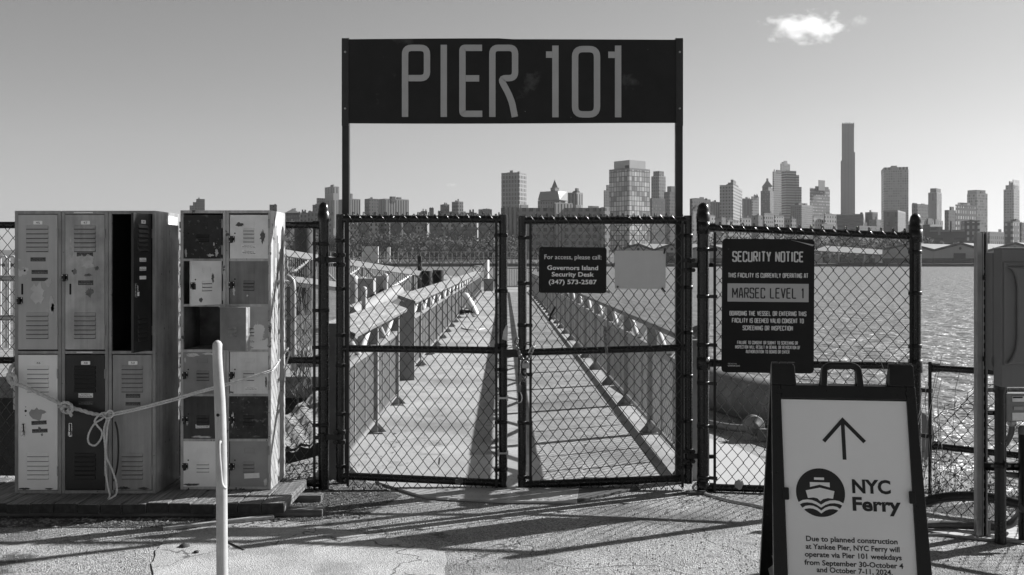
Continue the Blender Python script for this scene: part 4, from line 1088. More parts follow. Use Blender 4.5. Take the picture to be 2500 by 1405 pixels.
mb.build('slotted_channel', m_strut, est, bevel=.001)
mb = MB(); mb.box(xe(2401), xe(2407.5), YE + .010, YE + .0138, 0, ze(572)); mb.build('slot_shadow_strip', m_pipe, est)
n = 0
for i in range(30):
    z = .06 + i * .0508
    mb = MB(); mb.prism(rrect(xe(2402.3), z, xe(2406), z + .022, .006, 2), YE + .0086, YE + .0098); mb.build('slot', M('bright slot', .3, rough=.6), est)
for a in (2381, 2409):
    mb = MB(); mb.box(xe(a), xe(a + 6), YE - .02, YE - .012, 0, .105); mb.box(xe(a), xe(a + 6), YE - .0118, YE + .06, 0, .008); mb.build('foot_bracket', m_strut, est, bevel=.002)

eb = thing('electrical_enclosure', 'large grey electrical enclosure with a moulded door, cropped by the right edge', 'electrical box', (xe(2500), 5.6, ze(945)))
YF = 5.56
mb = MB(); mb.box(xe(2405, 5.75), xe(2800, 5.75), 5.66, 5.75, ze(905, 5.68), ze(617, 5.68)); mb.build('back_case', m_box, eb, bevel=.006)
mb = MB(); mb.box(xe(2432, 5.62), xe(2800, 5.62), YF, 5.655, ze(946, YF), ze(607, YF)); cv = mb.build('cover', m_box, eb, bevel=.006)
mb = MB(); mb.prism([(xe(a, YF), ze(b_, YF)) for a, b_ in [(2449, 640), (2750, 640), (2750, 893), (2449, 893)]], YF - .010, YF - .0002); mb.build('raised_panel', m_box, cv, bevel=.0045)
A = [(2454, 652), (2466, 660), (2474, 676), (2478, 700), (2478, 826), (2474, 852), (2466, 872), (2454, 888), (2750, 888), (2750, 652)]
mb = MB(); mb.prism([(xe(a, YF), ze(b_, YF)) for a, b_ in A], YF - .034, YF - .0105); mb.build('moulded_panel', m_box, cv, bevel=.014)
mb = MB(); mb.box(xe(2431, 5.62), xe(2800, 5.62), YF - .006, 5.655, ze(606.5, YF), ze(604.5, YF)); mb.build('cover_lip', M('pale lip', .55, rough=.4), cv)
mb = MB()
for r_ in (.036, .026, .015): mb.tube([(xe(2428, 5.66) + r_ * math.cos(i * math.pi / 10) * .5, 5.658, ze(884, 5.62) + r_ * math.sin(i * math.pi / 10)) for i in range(20)], .0035, 6, closed=True)
mb.build('knockout', m_box, eb)
for py in (678, 876):
    mb = MB(); mb.box(xe(2398), xe(2409), YE - .012, YE - .0045, ze(py + 6), ze(py - 6)); mb.box(xe(2409.1), xe(2418), YE - .012, YE - .006, ze(py + 6), ze(py - 6)); mb.lathe((xe(2402), YE - .02, ze(py)), [(.007, 0), (.009, .008)], 6, 'y'); mb.build('mounting_bracket', m_pipe, eb)

bp1 = thing('pipe_post', 'upright black pipe rising from the concrete edge into the grey enclosure', 'pipe', (xe(2442.5, 5.66), 5.66, 0))
mb = MB(); mb.lathe((xe(2442.5, 5.66), 5.66, 0), [(.031, 0), (.031, ze(960, 5.66)), (.036, ze(959, 5.66)), (.036, ze(930, 5.66))], 18); mb.build('pipe', m_pipe, bp1)
mb = MB(); mb.lathe((xe(2442.5, 5.66), 5.66, ze(1142, 5.66)), [(.0315, 0), (.036, .001), (.036, .026), (.0315, .027)], 18); mb.box(xe(2452, 5.62), xe(2461, 5.62), 5.618, 5.63, ze(1142, 5.62), ze(1130, 5.62)); mb.build('pipe_clamp', m_fit, bp1)
bp2 = thing('pipe_post', 'short black bollard pipe with a grey collar at the right edge of the photo', 'pipe', (xe(2503, 5.7), 5.7, 0))
mb = MB(); mb.lathe((xe(2503, 5.7), 5.7, 0), [(.036, 0), (.036, ze(1060, 5.7))], 18); mb.build('pipe', m_pipe, bp2)
mb = MB(); mb.lathe((xe(2503, 5.7), 5.7, ze(1060, 5.7)), [(.038, 0), (.038, .035), (.03, .045), (.0001, .046)], 18); mb.build('collar', M('grey collar', .16, rough=.5), bp2)
# horizontal strut rails
for py, x0_, lab in ((955, 2394, 'upper slotted strut rail under the grey enclosure'), (1012, 2392, 'middle slotted strut rail behind the black pipe'), (1136, 2398, 'lower slotted strut rail clamped to the black pipe')):
    t_ = thing('strut_rail', lab, 'bracket', (xe(x0_), YE + .0, ze(py)), 0, 'slotted strut rails')
    mb = MB(); ya = YE + .045 if py < 1100 else YE - .05; h = .013 if py < 1100 else .021
    mb.box(xe(x0_), xe(2620), ya, ya + .03, ze(py) + h - .004, ze(py) + h); mb.box(xe(x0_), xe(2620), ya, ya + .03, ze(py) - h, ze(py) - h + .004); mb.box(xe(x0_), xe(2620), ya + .026, ya + .0295, ze(py) - h + .004, ze(py) + h - .004)
    mb.build('channel', m_strut if py < 1000 else m_fit, t_)
    for k in range(8):
        mb = MB(); c0 = xe(x0_ + 16 + k * 19); mb.prism(rrect(c0, ze(py) - .007, c0 + .026, ze(py) + .007, .0065, 3), ya + .0236, ya + .0256); mb.build('slot', M('bright slot', .3, rough=.6), t_)
# disconnect box with conduit
db = thing('disconnect_box', 'small grey disconnect box with labels below the large enclosure', 'electrical box', (xe(2490), 5.72, ze(1030)))
mb = MB(); mb.box(xe(2457, 5.7), xe(2560, 5.7), 5.70, 5.76, ze(1029, 5.7), ze(961, 5.7)); mb.build('case', M('box grey', .2, rough=.5, var=.05), db, bevel=.004)
mb = MB(); mb.box(xe(2471, 5.7), xe(2520, 5.7), 5.697, 5.6995, ze(981, 5.7), ze(968, 5.7)); lb_ = mb.build('label_plate', m_stk_l, db)
mb = MB(); mb.box(xe(2472, 5.7), xe(2496, 5.7), 5.6955, 5.6968, ze(972.5, 5.7), ze(969, 5.7)); mb.build('label_print', m_ink, lb_)
mb = MB(); mb.box(xe(2471, 5.7), xe(2520, 5.7), 5.697, 5.6995, ze(1027, 5.7), ze(1008, 5.7)); mb.build('rating_label', m_stk_l, db)
mb = MB(); mb.box(xe(2474, 5.7), xe(2498, 5.7), 5.694, 5.6995, ze(1001, 5.7), ze(993, 5.7)); mb.build('name_plate', M('plate', .35, rough=.4), db)
mb = MB(); mb.lathe((xe(2477, 5.7), 5.73, ze(1043, 5.7)), [(.018, 0), (.026, .01), (.026, .024), (.02, .036)], 14); mb.build('conduit_gland', m_galv, db)
mb = MB(); mb.tube(smooth([(xe(2477, 5.7), 5.73, ze(1042, 5.7)), (xe(2475, 5.7), 5.73, ze(1060, 5.7)), (xe(2467, 5.7), 5.74, ze(1082, 5.7)), (xe(2458, 5.7), 5.76, ze(1102, 5.7)), (xe(2455, 5.7), 5.78, ze(1128, 5.7)), (xe(2460, 5.7), 5.78, ze(1150, 5.7)), (xe(2472, 5.7), 5.76, ze(1163, 5.7)), (xe(2500, 5.7), 5.74, ze(1165, 5.7))], 8), .0165, 12); mb.build('flexible_conduit', M('grey conduit', .09, rough=.45), db)

# ---- hoses, kerb and cables on the ground
def gtube(name, pts, r, mat, lab, cat, zs=None, sub=8, sd=8):
    q = []
    for i, p in enumerate(pts):
        z = (zs[i] if zs else r) ; q.append(G(p[0], p[1], z))
    mb = MB(); mb.tube(smooth(q, sub), r, sd)
    return tag(mb.build(name, mat), lab, cat)
gtube('black_hose', [(2200, 1284), (2290, 1281), (2370, 1284), (2430, 1287), (2466, 1280), (2486, 1262), (2497, 1240)], .024, M('black hose', .05, rough=.4), 'thick black hose curving along the concrete edge under the low fence', 'hose', [.035, .035, .035, .035, .05, .11, .2], sd=12)
mb = MB(); mb.tube(smooth([Vector((2.62, 6.42, .04)), Vector((2.78, 6.35, .10)), Vector((3.0, 6.25, .12)), Vector((3.3, 6.1, .07)), Vector((3.6, 5.95, .05))], 8), .032, 12)
tag(mb.build('drain_pipe', m_pipe), 'short arched black drain pipe behind the hose, under the torn mesh', 'pipe')
kb = [(2.55, 6.10), (2.42, 5.92), (2.9, 5.62), (3.6, 5.2), (6, 3.9), (6, 4.3), (3.7, 5.6), (3.0, 6.0)]
sheet('kerb_strip', kb, .007, M('pale kerb concrete', .42, rough=.9, var=.12, scale=5, chip=[(.18, .66, 7, .05)]))
m_cable = M('dusty white cable', .42, rough=.6, var=.12)
gtube('white_cable', [(1700, 1180), (1692, 1190), (1699, 1200), (1722, 1206), (1750, 1214), (1790, 1224), (1835, 1232), (1870, 1241), (1930, 1262), (2000, 1280)], .0085, m_cable, 'dusty white cable curling from the gate post towards the A-frame board', 'cable', [.06, .03, .01, .01, .01, .01, .01, .01, .01, .01])
gtube('grey_cable', [(2255, 1306), (2300, 1306), (2350, 1312), (2420, 1319), (2470, 1322), (2520, 1324)], .009, M('grey cable', .25, rough=.6), 'grey cable lying on the kerb in front of the strut post', 'cable')
mb = MB(); q = G(1700, 1207); mb.prism(rrect(-.07, 0, .07, .02, .005), -.03, .03, Matrix.Translation(q)); tag(mb.build('junction_box', M('dark box', .05, rough=.5), bevel=.003), 'flat dark junction box at the foot of the right gate post', 'box')
# ---- weeds along the low fence
m_leaf = M('weed leaf', .13, rough=.7, var=.35, scale=20)
m_dry = M('dry stem', .24, rough=.8, var=.3, scale=20)
rr = random.Random(21)
ws = MB(); wl_ = MB()
def leaf(mb, p, s, rr):
    a = Vector((rr.uniform(-1, 1), rr.uniform(-1, 1), rr.uniform(-.6, 1))).normalized(); b_ = a.orthogonal().normalized()
    mb.add([p, p + a * s * .5 + b_ * s * .28, p + a * s, p + a * s * .5 - b_ * s * .28], [(0, 1, 2, 3)])
for i in range(120):
    t = rr.random() ** 1.3
    X = 2.62 + t * 1.1 + rr.uniform(-.05, .05); Y = 6.62 - t * .62 + rr.uniform(-.05, .22)
    h = rr.uniform(.10, .34) * (1.15 - .4 * t); p = Vector((X, Y, 0)); pts = [p]
    dx, dy = rr.uniform(-.12, .12), rr.uniform(-.1, .1)
    for k in range(4): pts.append(p + Vector((dx * (k + 1) / 4, dy * (k + 1) / 4, h * (k + 1) / 4)) + Vector((rr.uniform(-.012, .012),) * 3))
    ws.tube(pts, .0014, 3, cap=False)
    for k in range(14):
        q = pts[rr.randint(1, 4)] + Vector((rr.uniform(-.03, .03), rr.uniform(-.03, .03), rr.uniform(-.03, .03))); leaf(wl_, q, rr.uniform(.012, .034), rr)
tag(wl_.build('weed_leaves', m_leaf, recalc=False), 'small-leaved weeds growing through the low chain-link fence', 'weeds', kind='stuff')
for i in range(16):
    X = 2.56 + rr.uniform(0, .35); Y = 6.55 + rr.uniform(-.1, .05); h = rr.uniform(.5, 1.0); pts = []
    dx = rr.uniform(-.18, .2)
    for k in range(7): pts.append(Vector((X + dx * (k / 6) ** 1.5 + rr.uniform(-.01, .01), Y + rr.uniform(-.02, .02), h * k / 6)))
    ws.tube(pts, .0022, 4, cap=False)
tag(ws.build('weed_stems', m_dry, recalc=False), 'dry twiggy stems standing against the right fence post', 'weeds', kind='stuff')

# ---- chains, padlock and cord at the gate
m_chain = M('worn chain', .22, rough=.4, metal=.7, var=.4, scale=40)
def chain(mb, pts, L_=.034, r=.0042, w=.011):
    q = smooth(pts, 12); d = [0]
    for i in range(1, len(q)): d.append(d[-1] + (q[i] - q[i - 1]).length)
    n = int(d[-1] / (L_ * .74)); j = 0
    for i in range(n):
        s = (i + .5) * d[-1] / n
        while j < len(d) - 2 and d[j + 1] < s: j += 1
        p = q[j].lerp(q[j + 1], (s - d[j]) / max(1e-6, d[j + 1] - d[j])); t = (q[j + 1] - q[j]).normalized()
        a = t.orthogonal().normalized(); b_ = t.cross(a)
        if i % 2: a, b_ = b_, a
        mb.tube([p + t * (math.sin(u) * (L_ / 2 - r)) * 1.0 + a * math.cos(u) * (w - r * .3) for u in [k_ * math.pi / 5 for k_ in range(10)]], r, 5, closed=True)
YC = FY - .05
def cp(px, py, dy=0): return P(px, py, YC + dy)
mb = MB()
chain(mb, [cp(1256, 838, .02), cp(1263, 828, .0), cp(1262, 845, -.02), cp(1270, 866, -.03), cp(1280, 882, -.03), cp(1292, 872, -.03), cp(1302, 850, -.02), cp(1304, 846, .02), cp(1286, 838, .06)])
chain(mb, [cp(1263, 850, -.02), cp(1272, 880, -.04), cp(1277, 893, -.04)]); chain(mb, [cp(1300, 850, -.02), cp(1292, 872, -.04), cp(1282, 893, -.04)])
chain(mb, [cp(1280, 905, -.035), cp(1284, 918, -.03), cp(1279, 930, -.03), cp(1276, 918, -.03)])
tag(mb.build('gate_chain', m_chain, recalc=False), 'bunched chain wrapped round the meeting stile of the right gate leaf', 'chain')
pk = thing('padlock', 'brass-toned padlock hanging in the bunched gate chain', 'padlock', cp(1283, 893, -.05))
mb = MB(); c_ = cp(1283, 893, -.055); mb.prism(rrect(-.024, -.018, .024, .018, .005), -.011, .011, Matrix.Translation(c_)); mb.build('body', M('tarnished brass', .3, rough=.4, metal=.5, var=.3, scale=30), pk, bevel=.003)
mb = MB(); mb.tube([c_ + Vector((.015 * math.cos(a), 0, .018 + .016 * math.sin(a))) for a in [i * math.pi / 8 for i in range(9)]], .004, 8); mb.build('shackle', m_chrome, pk)
ho = thing('cord_hook', 'small snap hook on a wire dangling below the gate padlock', 'hook', cp(1272, 930, -.05))
mb = MB(); mb.rod(cp(1271, 884, -.05), cp(1270, 912, -.05), .0035, 6); mb.rod(cp(1270, 931, -.05), cp(1269, 942, -.05), .0025, 6); mb.build('wire', m_chrome, ho)
mb = MB(); mb.bar(cp(1271, 912, -.05), cp(1271, 932, -.05), .022, .012, (0, 1, 0)); mb.bar(cp(1269, 940, -.05), cp(1268, 958, -.05), .021, .012, (0, 1, 0)); mb.build('toggle', M('dull clip', .12, rough=.4, metal=.4), ho, bevel=.002)
mb = MB(); mb.tube(smooth([cp(1270, 957, -.05), cp(1274, 968, -.05), cp(1273, 980, -.05), cp(1266, 984, -.05), cp(1260, 979, -.05)], 5), .0035, 6); mb.build('hook', m_chrome, ho)
mb = MB(); chain(mb, [cp(1477, 797, -.0), cp(1476, 815, -.006), cp(1478, 840, -.01), cp(1482, 866, -.01)]); chain(mb, [cp(1481, 800, 0), cp(1480, 830, -.012), cp(1481, 858, -.012)])
tag(mb.build('hanging_chain', m_chain, recalc=False), 'short loose chain hanging on the mesh above the right leaf rail', 'chain')
cd = thing('tie_cord', 'thin pale cord running from the gate chain to a black clip on the mesh', 'cord', cp(1300, 840))
mb = MB(); rope(mb, [cp(1290, 862, -.03), cp(1302, 842, -.02), cp(1322, 812, .0), cp(1341, 782, .01)], .0055); mb.build('cord', m_rope2, cd, recalc=False)
mb = MB(); mb.tube(smooth([cp(1341, 784, .0), cp(1344, 772, -.01), cp(1349, 762, -.01), cp(1356, 750, .01)], 5), .008, 6, radii=None); mb.build('clip', m_fit, cd)
# ================================================================== PIER FURNITURE BEHIND THE GATE
m_rail = M('grey painted railing', 0.21, rough=0.5, var=.15, scale=6, chip=[(.08, .71, 22)])
m_cap = M('weathered timber cap', 0.20, rough=0.9, var=.2, scale=4, grain=(.35, 1, 40), bump=.3)
RS = 0.0076
def railing(name, label, X0, Y0, n, s, bay=1.83, capw=.25, first_wide=False):
    """n bays along the walkway; s = +1 when the walkway lies on the +x side"""
    t = thing(name, label, 'railing', (X0, Y0, .01), RS, 'pier railings')
    def add(nm, mb, mat, k, bevel=0.0, store={}):
        o = mb.build(nm, mat, t, bevel=bevel, local=True); return o
    # one bay
    def post_mb(w=.075):
        mb = MB(); mb.box(-w * .55, w * .55, -w / 2, w / 2, 0, 1.04); mb.box(-.09, .09, -.06, .06, 0, .012); mb.prism([(s * .04, .012), (s * .12, .012), (s * .04, .10)], -.005, .005); return mb
    def mesh_mb():
        mb = MB(); y0, y1, z0, z1 = .04, bay - .04, .13, .77; st = .085; W = y1 - y0; H = z1 - z0
        k = -H
        while k < W:
            for sg in (1, -1):
                a = max(0, k); b_ = min(W, k + H)
                if b_ - a < .01: continue
                ya, yb = y0 + a, y0 + b_; za, zb_ = (a - k), (b_ - k)
                if sg < 0: za, zb_ = H - za, H - zb_
                mb.bar((sg * .0035, ya, z0 + za), (sg * .0035, yb, z0 + zb_), .0035, .010, (1, 0, 0))
            k += st
        return mb
    def rails_mb():
        mb = MB()
        mb.box(-.026, .026, 0, bay - .001, .775, .825); mb.box(-.022, .022, 0, bay - .001, .095, .13)
        return mb
    def brace_mb():
        mb = MB(); m = bay / 2
        for a, b_ in ((.16, m - .05), (bay - .16, m + .05)):
            mb.tube(smooth([(0, a, 1.035), (0, a + (b_ - a) * .35, .97), (0, a + (b_ - a) * .8, .865), (0, b_, .826)], 3), .026, 6)
        return mb
    def stile_mb(y):
        mb = MB(); mb.box(-.012, .012, y - .012, y + .012, .131, .774); return mb
    kinds = [('post', post_mb(), m_rail), ('mesh_panel', mesh_mb(), M('expanded mesh', .34, rough=.5, var=.1)), ('rails', rails_mb(), m_rail), ('brace', brace_mb(), M('sunlit brace', .42, rough=.5, var=.1)), ('stile', stile_mb(bay / 3), m_rail), ('stile', stile_mb(bay * 2 / 3), m_rail)]  # brace tone raised above the railing grey to paint in sunlight
    for nm, mb, mat in kinds:
        if nm == 'post' and first_wide:
            w = MB(); w.box(-.1, .1, -.03, .03, 0, 1.06); w.build('end_post', m_rail, t, local=True, bevel=.004)
            o = mb.build(nm, mat, t, local=True); o.location = (0, bay, 0); r0 = 2
        else: o = mb.build(nm, mat, t, local=True); r0 = 1
        for k in range(r0, n + (1 if nm == 'post' else 0)):
            c = o.copy(); col.objects.link(c); c.parent = t; c.location = (0, bay * k, 0)
    # tilted timber cap, in lengths
    yy = -.12; Ltot = n * bay + .12; k = 0
    while yy < Ltot - .2:
        l = min(3.66, Ltot - yy); ang = s * R(20)
        T = Matrix.Translation((0, 0, 1.085)) @ Matrix.Rotation(ang, 4, 'Y')
        mb = MB(); mb.prism(rrect(-capw / 2, -.024, capw / 2, .024, .012, 3), yy, yy + l - .006, T)
        mb.build('timber_cap', m_cap, t, local=True); yy += l; k += 1
    return t
railing('railing', 'grey steel railing with timber cap, right side of the walkway', 1.31, 7.40, 25, -1)
railing('railing', 'short near length of grey railing left of the walkway, before the gap', -1.27, 7.42, 2, 1)
railing('railing', 'long grey railing starting at a broad end post, left side of the walkway', -1.41, 13.4, 22, 1, first_wide=True)

# ---- the gate's metal threshold plates
m_tread = M('tread plate', .34, rough=.5, metal=.2, var=.12, scale=4, chip=[(.14, .70, 60)])
m_tread2 = M('dark rubber ramp', .09, rough=.7, var=.2, scale=5)
def flat_plate(name, pts, z, th, mat, lab):
    mb = MB(); n = len(pts)
    v = [G(a, b_, 0) for a, b_ in pts]
    mb.add([(q.x, q.y, z) for q in v] + [(q.x, q.y, z - th) for q in v], [tuple(range(n)), tuple(range(2 * n - 1, n - 1, -1))] + [(i, n + i, n + (i + 1) % n, (i + 1) % n) for i in range(n)])
    o = mb.build(name, mat, bevel=.002); tag(o, lab, 'ramp plate'); return o
TP = [(1075, 1120), (1205, 1116), (1330, 1118), (1425, 1135), (1408, 1232), (1230, 1231), (1064, 1222)]
tp = flat_plate('threshold_plate', TP, .020, .016, m_tread, 'pale tread-plate ramp laid across the gate threshold')
mb = MB(); rr = random.Random(4)
c0 = [G(a, b_) for a, b_ in TP]
for i in range(9):
    for j in range(26):
        Y = 6.62 + i * .1; X = -.46 + j * .035 + (i % 2) * .017
        if X > .42: continue
        a = R(35 if (i + j) % 2 else -35)
        d = Vector((math.cos(a) * .011, math.sin(a) * .011, 0)); w = Vector((-d.y * .3, d.x * .3, 0)); p = Vector((X, Y, .0202))
        mb.add([p - d, p - w, p + d, p + w, p + Vector((0, 0, .003))], [(0, 1, 4), (1, 2, 4), (2, 3, 4), (3, 0, 4)])
mb.build('tread_studs', m_tread, tp, recalc=False)
flat_plate('ramp_wing', [(925, 1152), (1082, 1140), (1072, 1221), (1040, 1220), (925, 1184)], .0188, .016, M('ramp wing', .30, rough=.6, var=.15), 'grey wedge wing of the ramp plate, under the left gate leaf')
flat_plate('ramp_wing', [(1414, 1192), (1556, 1180), (1563, 1196), (1405, 1228)], .0188, .016, m_tread2, 'dark wedge wing of the ramp plate, under the right gate leaf')

# ---- end of the pier: picket fence, box, white pile, hoops
YZ = 58.0
pkf = thing('picket_fence', 'grey picket fence across the far end of the walkway', 'fence', (pxX(1245, YZ), YZ, 0))
mb = MB(); xa, xb = pxX(1206, YZ), pxX(1420, YZ)
for z in (1.2, .15): mb.box(xa, xb, YZ - .02, YZ + .02, z, z + .06)
mb.build('rails', m_rail, pkf)
mb = MB(); x = xa + .06
while x < xb: mb.box(x - .012, x + .012, YZ - .012, YZ + .012, .211, 1.199); x += .14
mb.build('pickets', m_rail, pkf)
for x in (xa, (xa + xb) / 2, xb): mb = MB(); mb.box(x - .04, x + .04, YZ + .021, YZ + .09, 0, 1.3); mb.build('post', m_rail, pkf)
mb = MB(); Y = 54.5; mb.box(pxX(1181, Y), pxX(1205, Y), Y, Y + .6, .011, pz(683, Y)); mb.box(pxX(1180, Y), pxX(1206, Y), Y - .02, Y + .62, pz(683, Y), pz(681, Y))
tag(mb.build('deck_locker', M('grey deck box', .2, rough=.6), bevel=.01), 'grey deck box with a pale lid at the far end of the left railing', 'box')
wp = thing('mooring_pile', 'slim white pile standing at the far end of the left railing', 'pile', (pxX(1188, 57), 57, 0), 0)
mb = MB(); mb.lathe((pxX(1188, 57), 57, WZ), [(.15, 0), (.15, pz(636, 57) - WZ), (.10, pz(635, 57) - WZ)], 14); mb.build('shaft', M('white pile', .6, rough=.6), wp)
mb = MB()
for a in (0, .5): mb.tube([Vector((-1.78 + .22 * math.cos(u) + a * .3, 50 + a, 1.24 + .16 * math.sin(u))) for u in [i * math.pi / 8 for i in range(16)]], .03, 6, closed=True)
tag(mb.build('life_ring', M('grey ring', .35, rough=.6)), 'pair of grey life rings hung near the far end of the left railing', 'life ring')
# leaning white fender board with rope heap
lean = thing('fender_board', 'white rounded board leaning against the left railing', 'board', (pxX(1150, 28.8), 28.8, 0))
mb = MB(); a = P(1162, 771, 28.7); b_ = P(1134, 716, 29.0); d = (b_ - a)
mb.tube([a, a + d * .1, a + d * .5, a + d * .9, b_], .1, 10, radii=[.09, .12, .125, .10, .03]); mb.build('board', M('white board', .7, rough=.5), lean)
mb = MB()
rr = random.Random(9)
for k in range(5): mb.tube(smooth([P(1125, 765, 28.6) + Vector((rr.uniform(-.25, .4), rr.uniform(-.3, .3), rr.uniform(0, .1))) for _ in range(7)], 5), .014, 5)
mb.build('rope_heap', m_fit, lean)
# litter on the walkway
mb = MB(); mb.tube(smooth([G(1127, 800, .02), G(1140, 805, .02), G(1160, 806, .02), G(1182, 803, .02)], 6), .02, 6); tag(mb.build('loose_rope', m_rope), 'loose rope end lying on the pier walkway', 'rope')

# ---- floating gangway on the left, with its truss
gw = thing('gangway', 'long grey truss gangway sloping down across the water, behind the left gate leaf', 'gangway', P(900, 690, 46))
def gp(px, py):                     # the gangway lies in a plane that recedes to the right
    Y = 42 + (px - 690) * .034; return P(px, py, Y)
def line_top(px): return 617 + (px - 690) * .152 if px < 1140 else 686
def line_bot(px): return line_top(px) + 62 - (px - 690) * .030
mb = MB(); mb.bar(gp(560, line_top(560)), gp(1140, line_top(1140)), .22, .26); mb.build('top_chord', m_rail, gw)
mb = MB(); mb.bar(gp(560, line_bot(560)), gp(1140, line_bot(1140)), .22, .24); mb.build('bottom_chord', m_rail, gw)
px = 575; k = 0
while px < 1120:
    w = 62
    a = gp(px, line_top(px) + 3); b_ = gp(px, line_bot(px) - 3)
    mb = MB(); mb.bar(a, b_, .12, .12, (0, 1, 0)); mb.build('upright', m_rail, gw)
    a2 = gp(px + (0 if k % 2 else w), line_top(px + (0 if k % 2 else w)) + 3); b2 = gp(px + (w if k % 2 else 0), line_bot(px + (w if k % 2 else 0)) - 3)
    mb = MB(); mb.bar(a2 + Vector((0, .1, 0)), b2 + Vector((0, .1, 0)), .10, .10, (0, 1, 0)); mb.build('diagonal', m_rail, gw)
    px += w; k += 1
mb = MB(); px = 562
while px < 1135: mb.bar(gp(px, line_top(px) + 4), gp(px, line_bot(px) - 3), .03, .03, (0, 1, 0)); px += 5.2
mb.build('balusters', m_rail, gw)
mb = MB(); mb.bar(gp(640, line_bot(640) + 14) + Vector((0, .6, 0)), gp(1000, line_bot(1000) + 10) + Vector((0, .6, 0)), 1.4, .1); mb.build('deck', M('pale gangway deck', .5, rough=.6), gw)
# ---- piles and dolphins
def pile(px, w, top, Y, mat, lab, cap=None):
    r = w * Y / F / 2; X = pxX(px, Y); t_ = thing('mooring_pile', lab, 'pile', (X, Y, WZ), 0, 'mooring piles')
    mb = MB(); mb.lathe((X, Y, WZ - 1), [(r, 0), (r, pz(top, Y) - WZ + 1)], 16); mb.build('shaft', mat, t_)
    if cap: mb = MB(); h = pz(top, Y); mb.lathe((X, Y, h), [(r * 1.12, -.10), (r * 1.15, .0), (r * .8, r * .55), (r * .3, r * .8), (.0001, r * .85)], 14); mb.build('cap', cap, t_)
m_pileb = M('tarred pile', .014, rough=.7, var=.4); m_pw = M('white pile cap', .42, rough=.5); m_ps = M('steel pile', .05, rough=.5, var=.3)
pile(742, 47, 556, 62, m_ps, 'broad dark steel monopile rising behind the gangway, left of the gate')
pile(1042, 26, 662, 52, m_pileb, 'left of two black tarred piles in front of the far shore promenade', )
pile(1070, 27, 660, 53, m_pileb, 'right of two black tarred piles close beside the left railing')
pile(1025, 11, 626, 70, m_pileb, 'thin black pile top beyond the gangway')
pile(862, 24, 680, 21, M('grey pile', .3, rough=.6), 'white-capped pile nearest the left gate stile', m_pw)
pile(885, 34, 690, 23, M('grey pile', .3, rough=.6), 'wide white-capped pile behind the winch boxes', m_pw)
pile(941, 13, 673, 22, M('pale pile', .45, rough=.6), 'slim white-capped pile right of the winch boxes', m_pw)
pile(889, 13, 705, 17, M('pale pile', .45, rough=.6), 'short white-capped pile in front of the winch boxes', m_pw)
for px0, px1, top, bot, Y, lab in ((873, 912, 680, 740, 20, 'pale grey winch box beside the capped piles'), (908, 934, 674, 725, 22, 'grey equipment box right of the winch box')):
    t_ = thing('equipment_box', lab, 'box', (pxX((px0 + px1) / 2, Y), Y, 0))
    mb = MB(); mb.box(pxX(px0, Y), pxX(px1, Y), Y, Y + .35, WZ, pz(top, Y)); mb.build('case', M('equipment grey', .34, rough=.5, var=.1), t_, bevel=.01)
    mb = MB(); mb.box(pxX(px0 + 5, Y), pxX(px1 - 4, Y), Y - .012, Y - .001, pz(bot, Y), pz(top + 6, Y)); mb.build('panel_door', M('equipment door', .28, rough=.5), t_, bevel=.004)
    mb = MB(); mb.lathe((pxX(px1 + 2, Y), Y - .05, pz(bot - 8, Y)), [(.11, 0), (.11, .08)], 14, 'y'); mb.build('wheel', m_pileb, t_)
# float pontoon under them
mb = MB(); mb.tube([P(850, 770, 17), P(905, 748, 19), P(970, 712, 23.4)], .16, 12); tag(mb.build('float_tube', M('bleached float', .24, rough=.7, var=.15)), 'bleached tubular float beyond the near railing', 'float')
mb = MB(); mb.box(-6.5, -1.75, 15.5, 25.5, WZ - .3, -.55); tag(mb.build('work_float', M('float deck', .28, rough=.8, var=.2)), 'flat work float carrying the winch boxes', 'float')

# ---- left behind the locker fence: pipe handrail, dock edge, tarp
hr = thing('pipe_handrail', 'galvanised pipe handrail behind the left fence, ending in a bend beside the gate post', 'handrail', (pxX(716, 9), 9, 0))
mb = MB(); r = .026; q = [P(716, 905, 9), P(716, 700, 9), P(713, 682, 9), P(702, 676, 9), P(640, 676, 9), P(-80, 680, 9)]
mb.tube(fillet(q, .08, False, 4), r, 10); mb.build('top_rail', m_galv, hr)
mb = MB(); mb.rod(P(716, 778, 9), P(-80, 776, 9), r, 10); mb.build('middle_rail', m_galv, hr)
for px in (40, 230, 436): mb = MB(); mb.rod(P(px, 680, 9), P(px, 1000, 9), r, 10); mb.build('post', m_galv, hr)
mb = MB()
for i in range(14): mb.rod(P(696 + i * 1.4, 700, 9.1), P(696 + i * 1.4, 890, 9.1), .003, 4)
for i in range(12): mb.rod(P(690, 700 + i * 16, 9.1), P(716, 700 + i * 16, 9.1), .003, 4)
mb.build('infill_mesh', m_rail, hr)
dk_ = thing('timber_dock', 'low timber dock with a black edge, behind the left fence', 'dock', (-4, 12, 0))
mb = MB(); mb.box(-9, -2.0, 11.6, 15.2, .16, .26); mb.build('deck_boards', m_cap, dk_)
mb = MB(); mb.box(-9, -2.0, 11.65, 15.1, -1.2, .159); mb.build('fascia', m_bulk, dk_)
mb = MB(); mb.box(-9, -1.85, 11.3, 11.58, .05, .30); mb.build('bull_rail', m_cap, dk_, bevel=.02)
hp = thing('bike_hoop', 'row of pale steel hoops on the dock at the left edge', 'hoop', (pxX(20, 13), 13, .26))
for px in (8, 29, 52):
    Y = 13; mb = MB(); a = P(px - 7, 900, Y); mb.tube(fillet([P(px - 7, 850, Y), P(px - 7, 626, Y), P(px + 7, 626, Y), P(px + 7, 850, Y)], .036, False, 6), .014, 8); mb.build('hoop', M('pale hoop', .5, rough=.5), hp)
tp_ = [P(690, 1100, 7.75), P(778, 1075, 8.0), P(778, 948, 9.6), P(690, 1018, 8.7)]
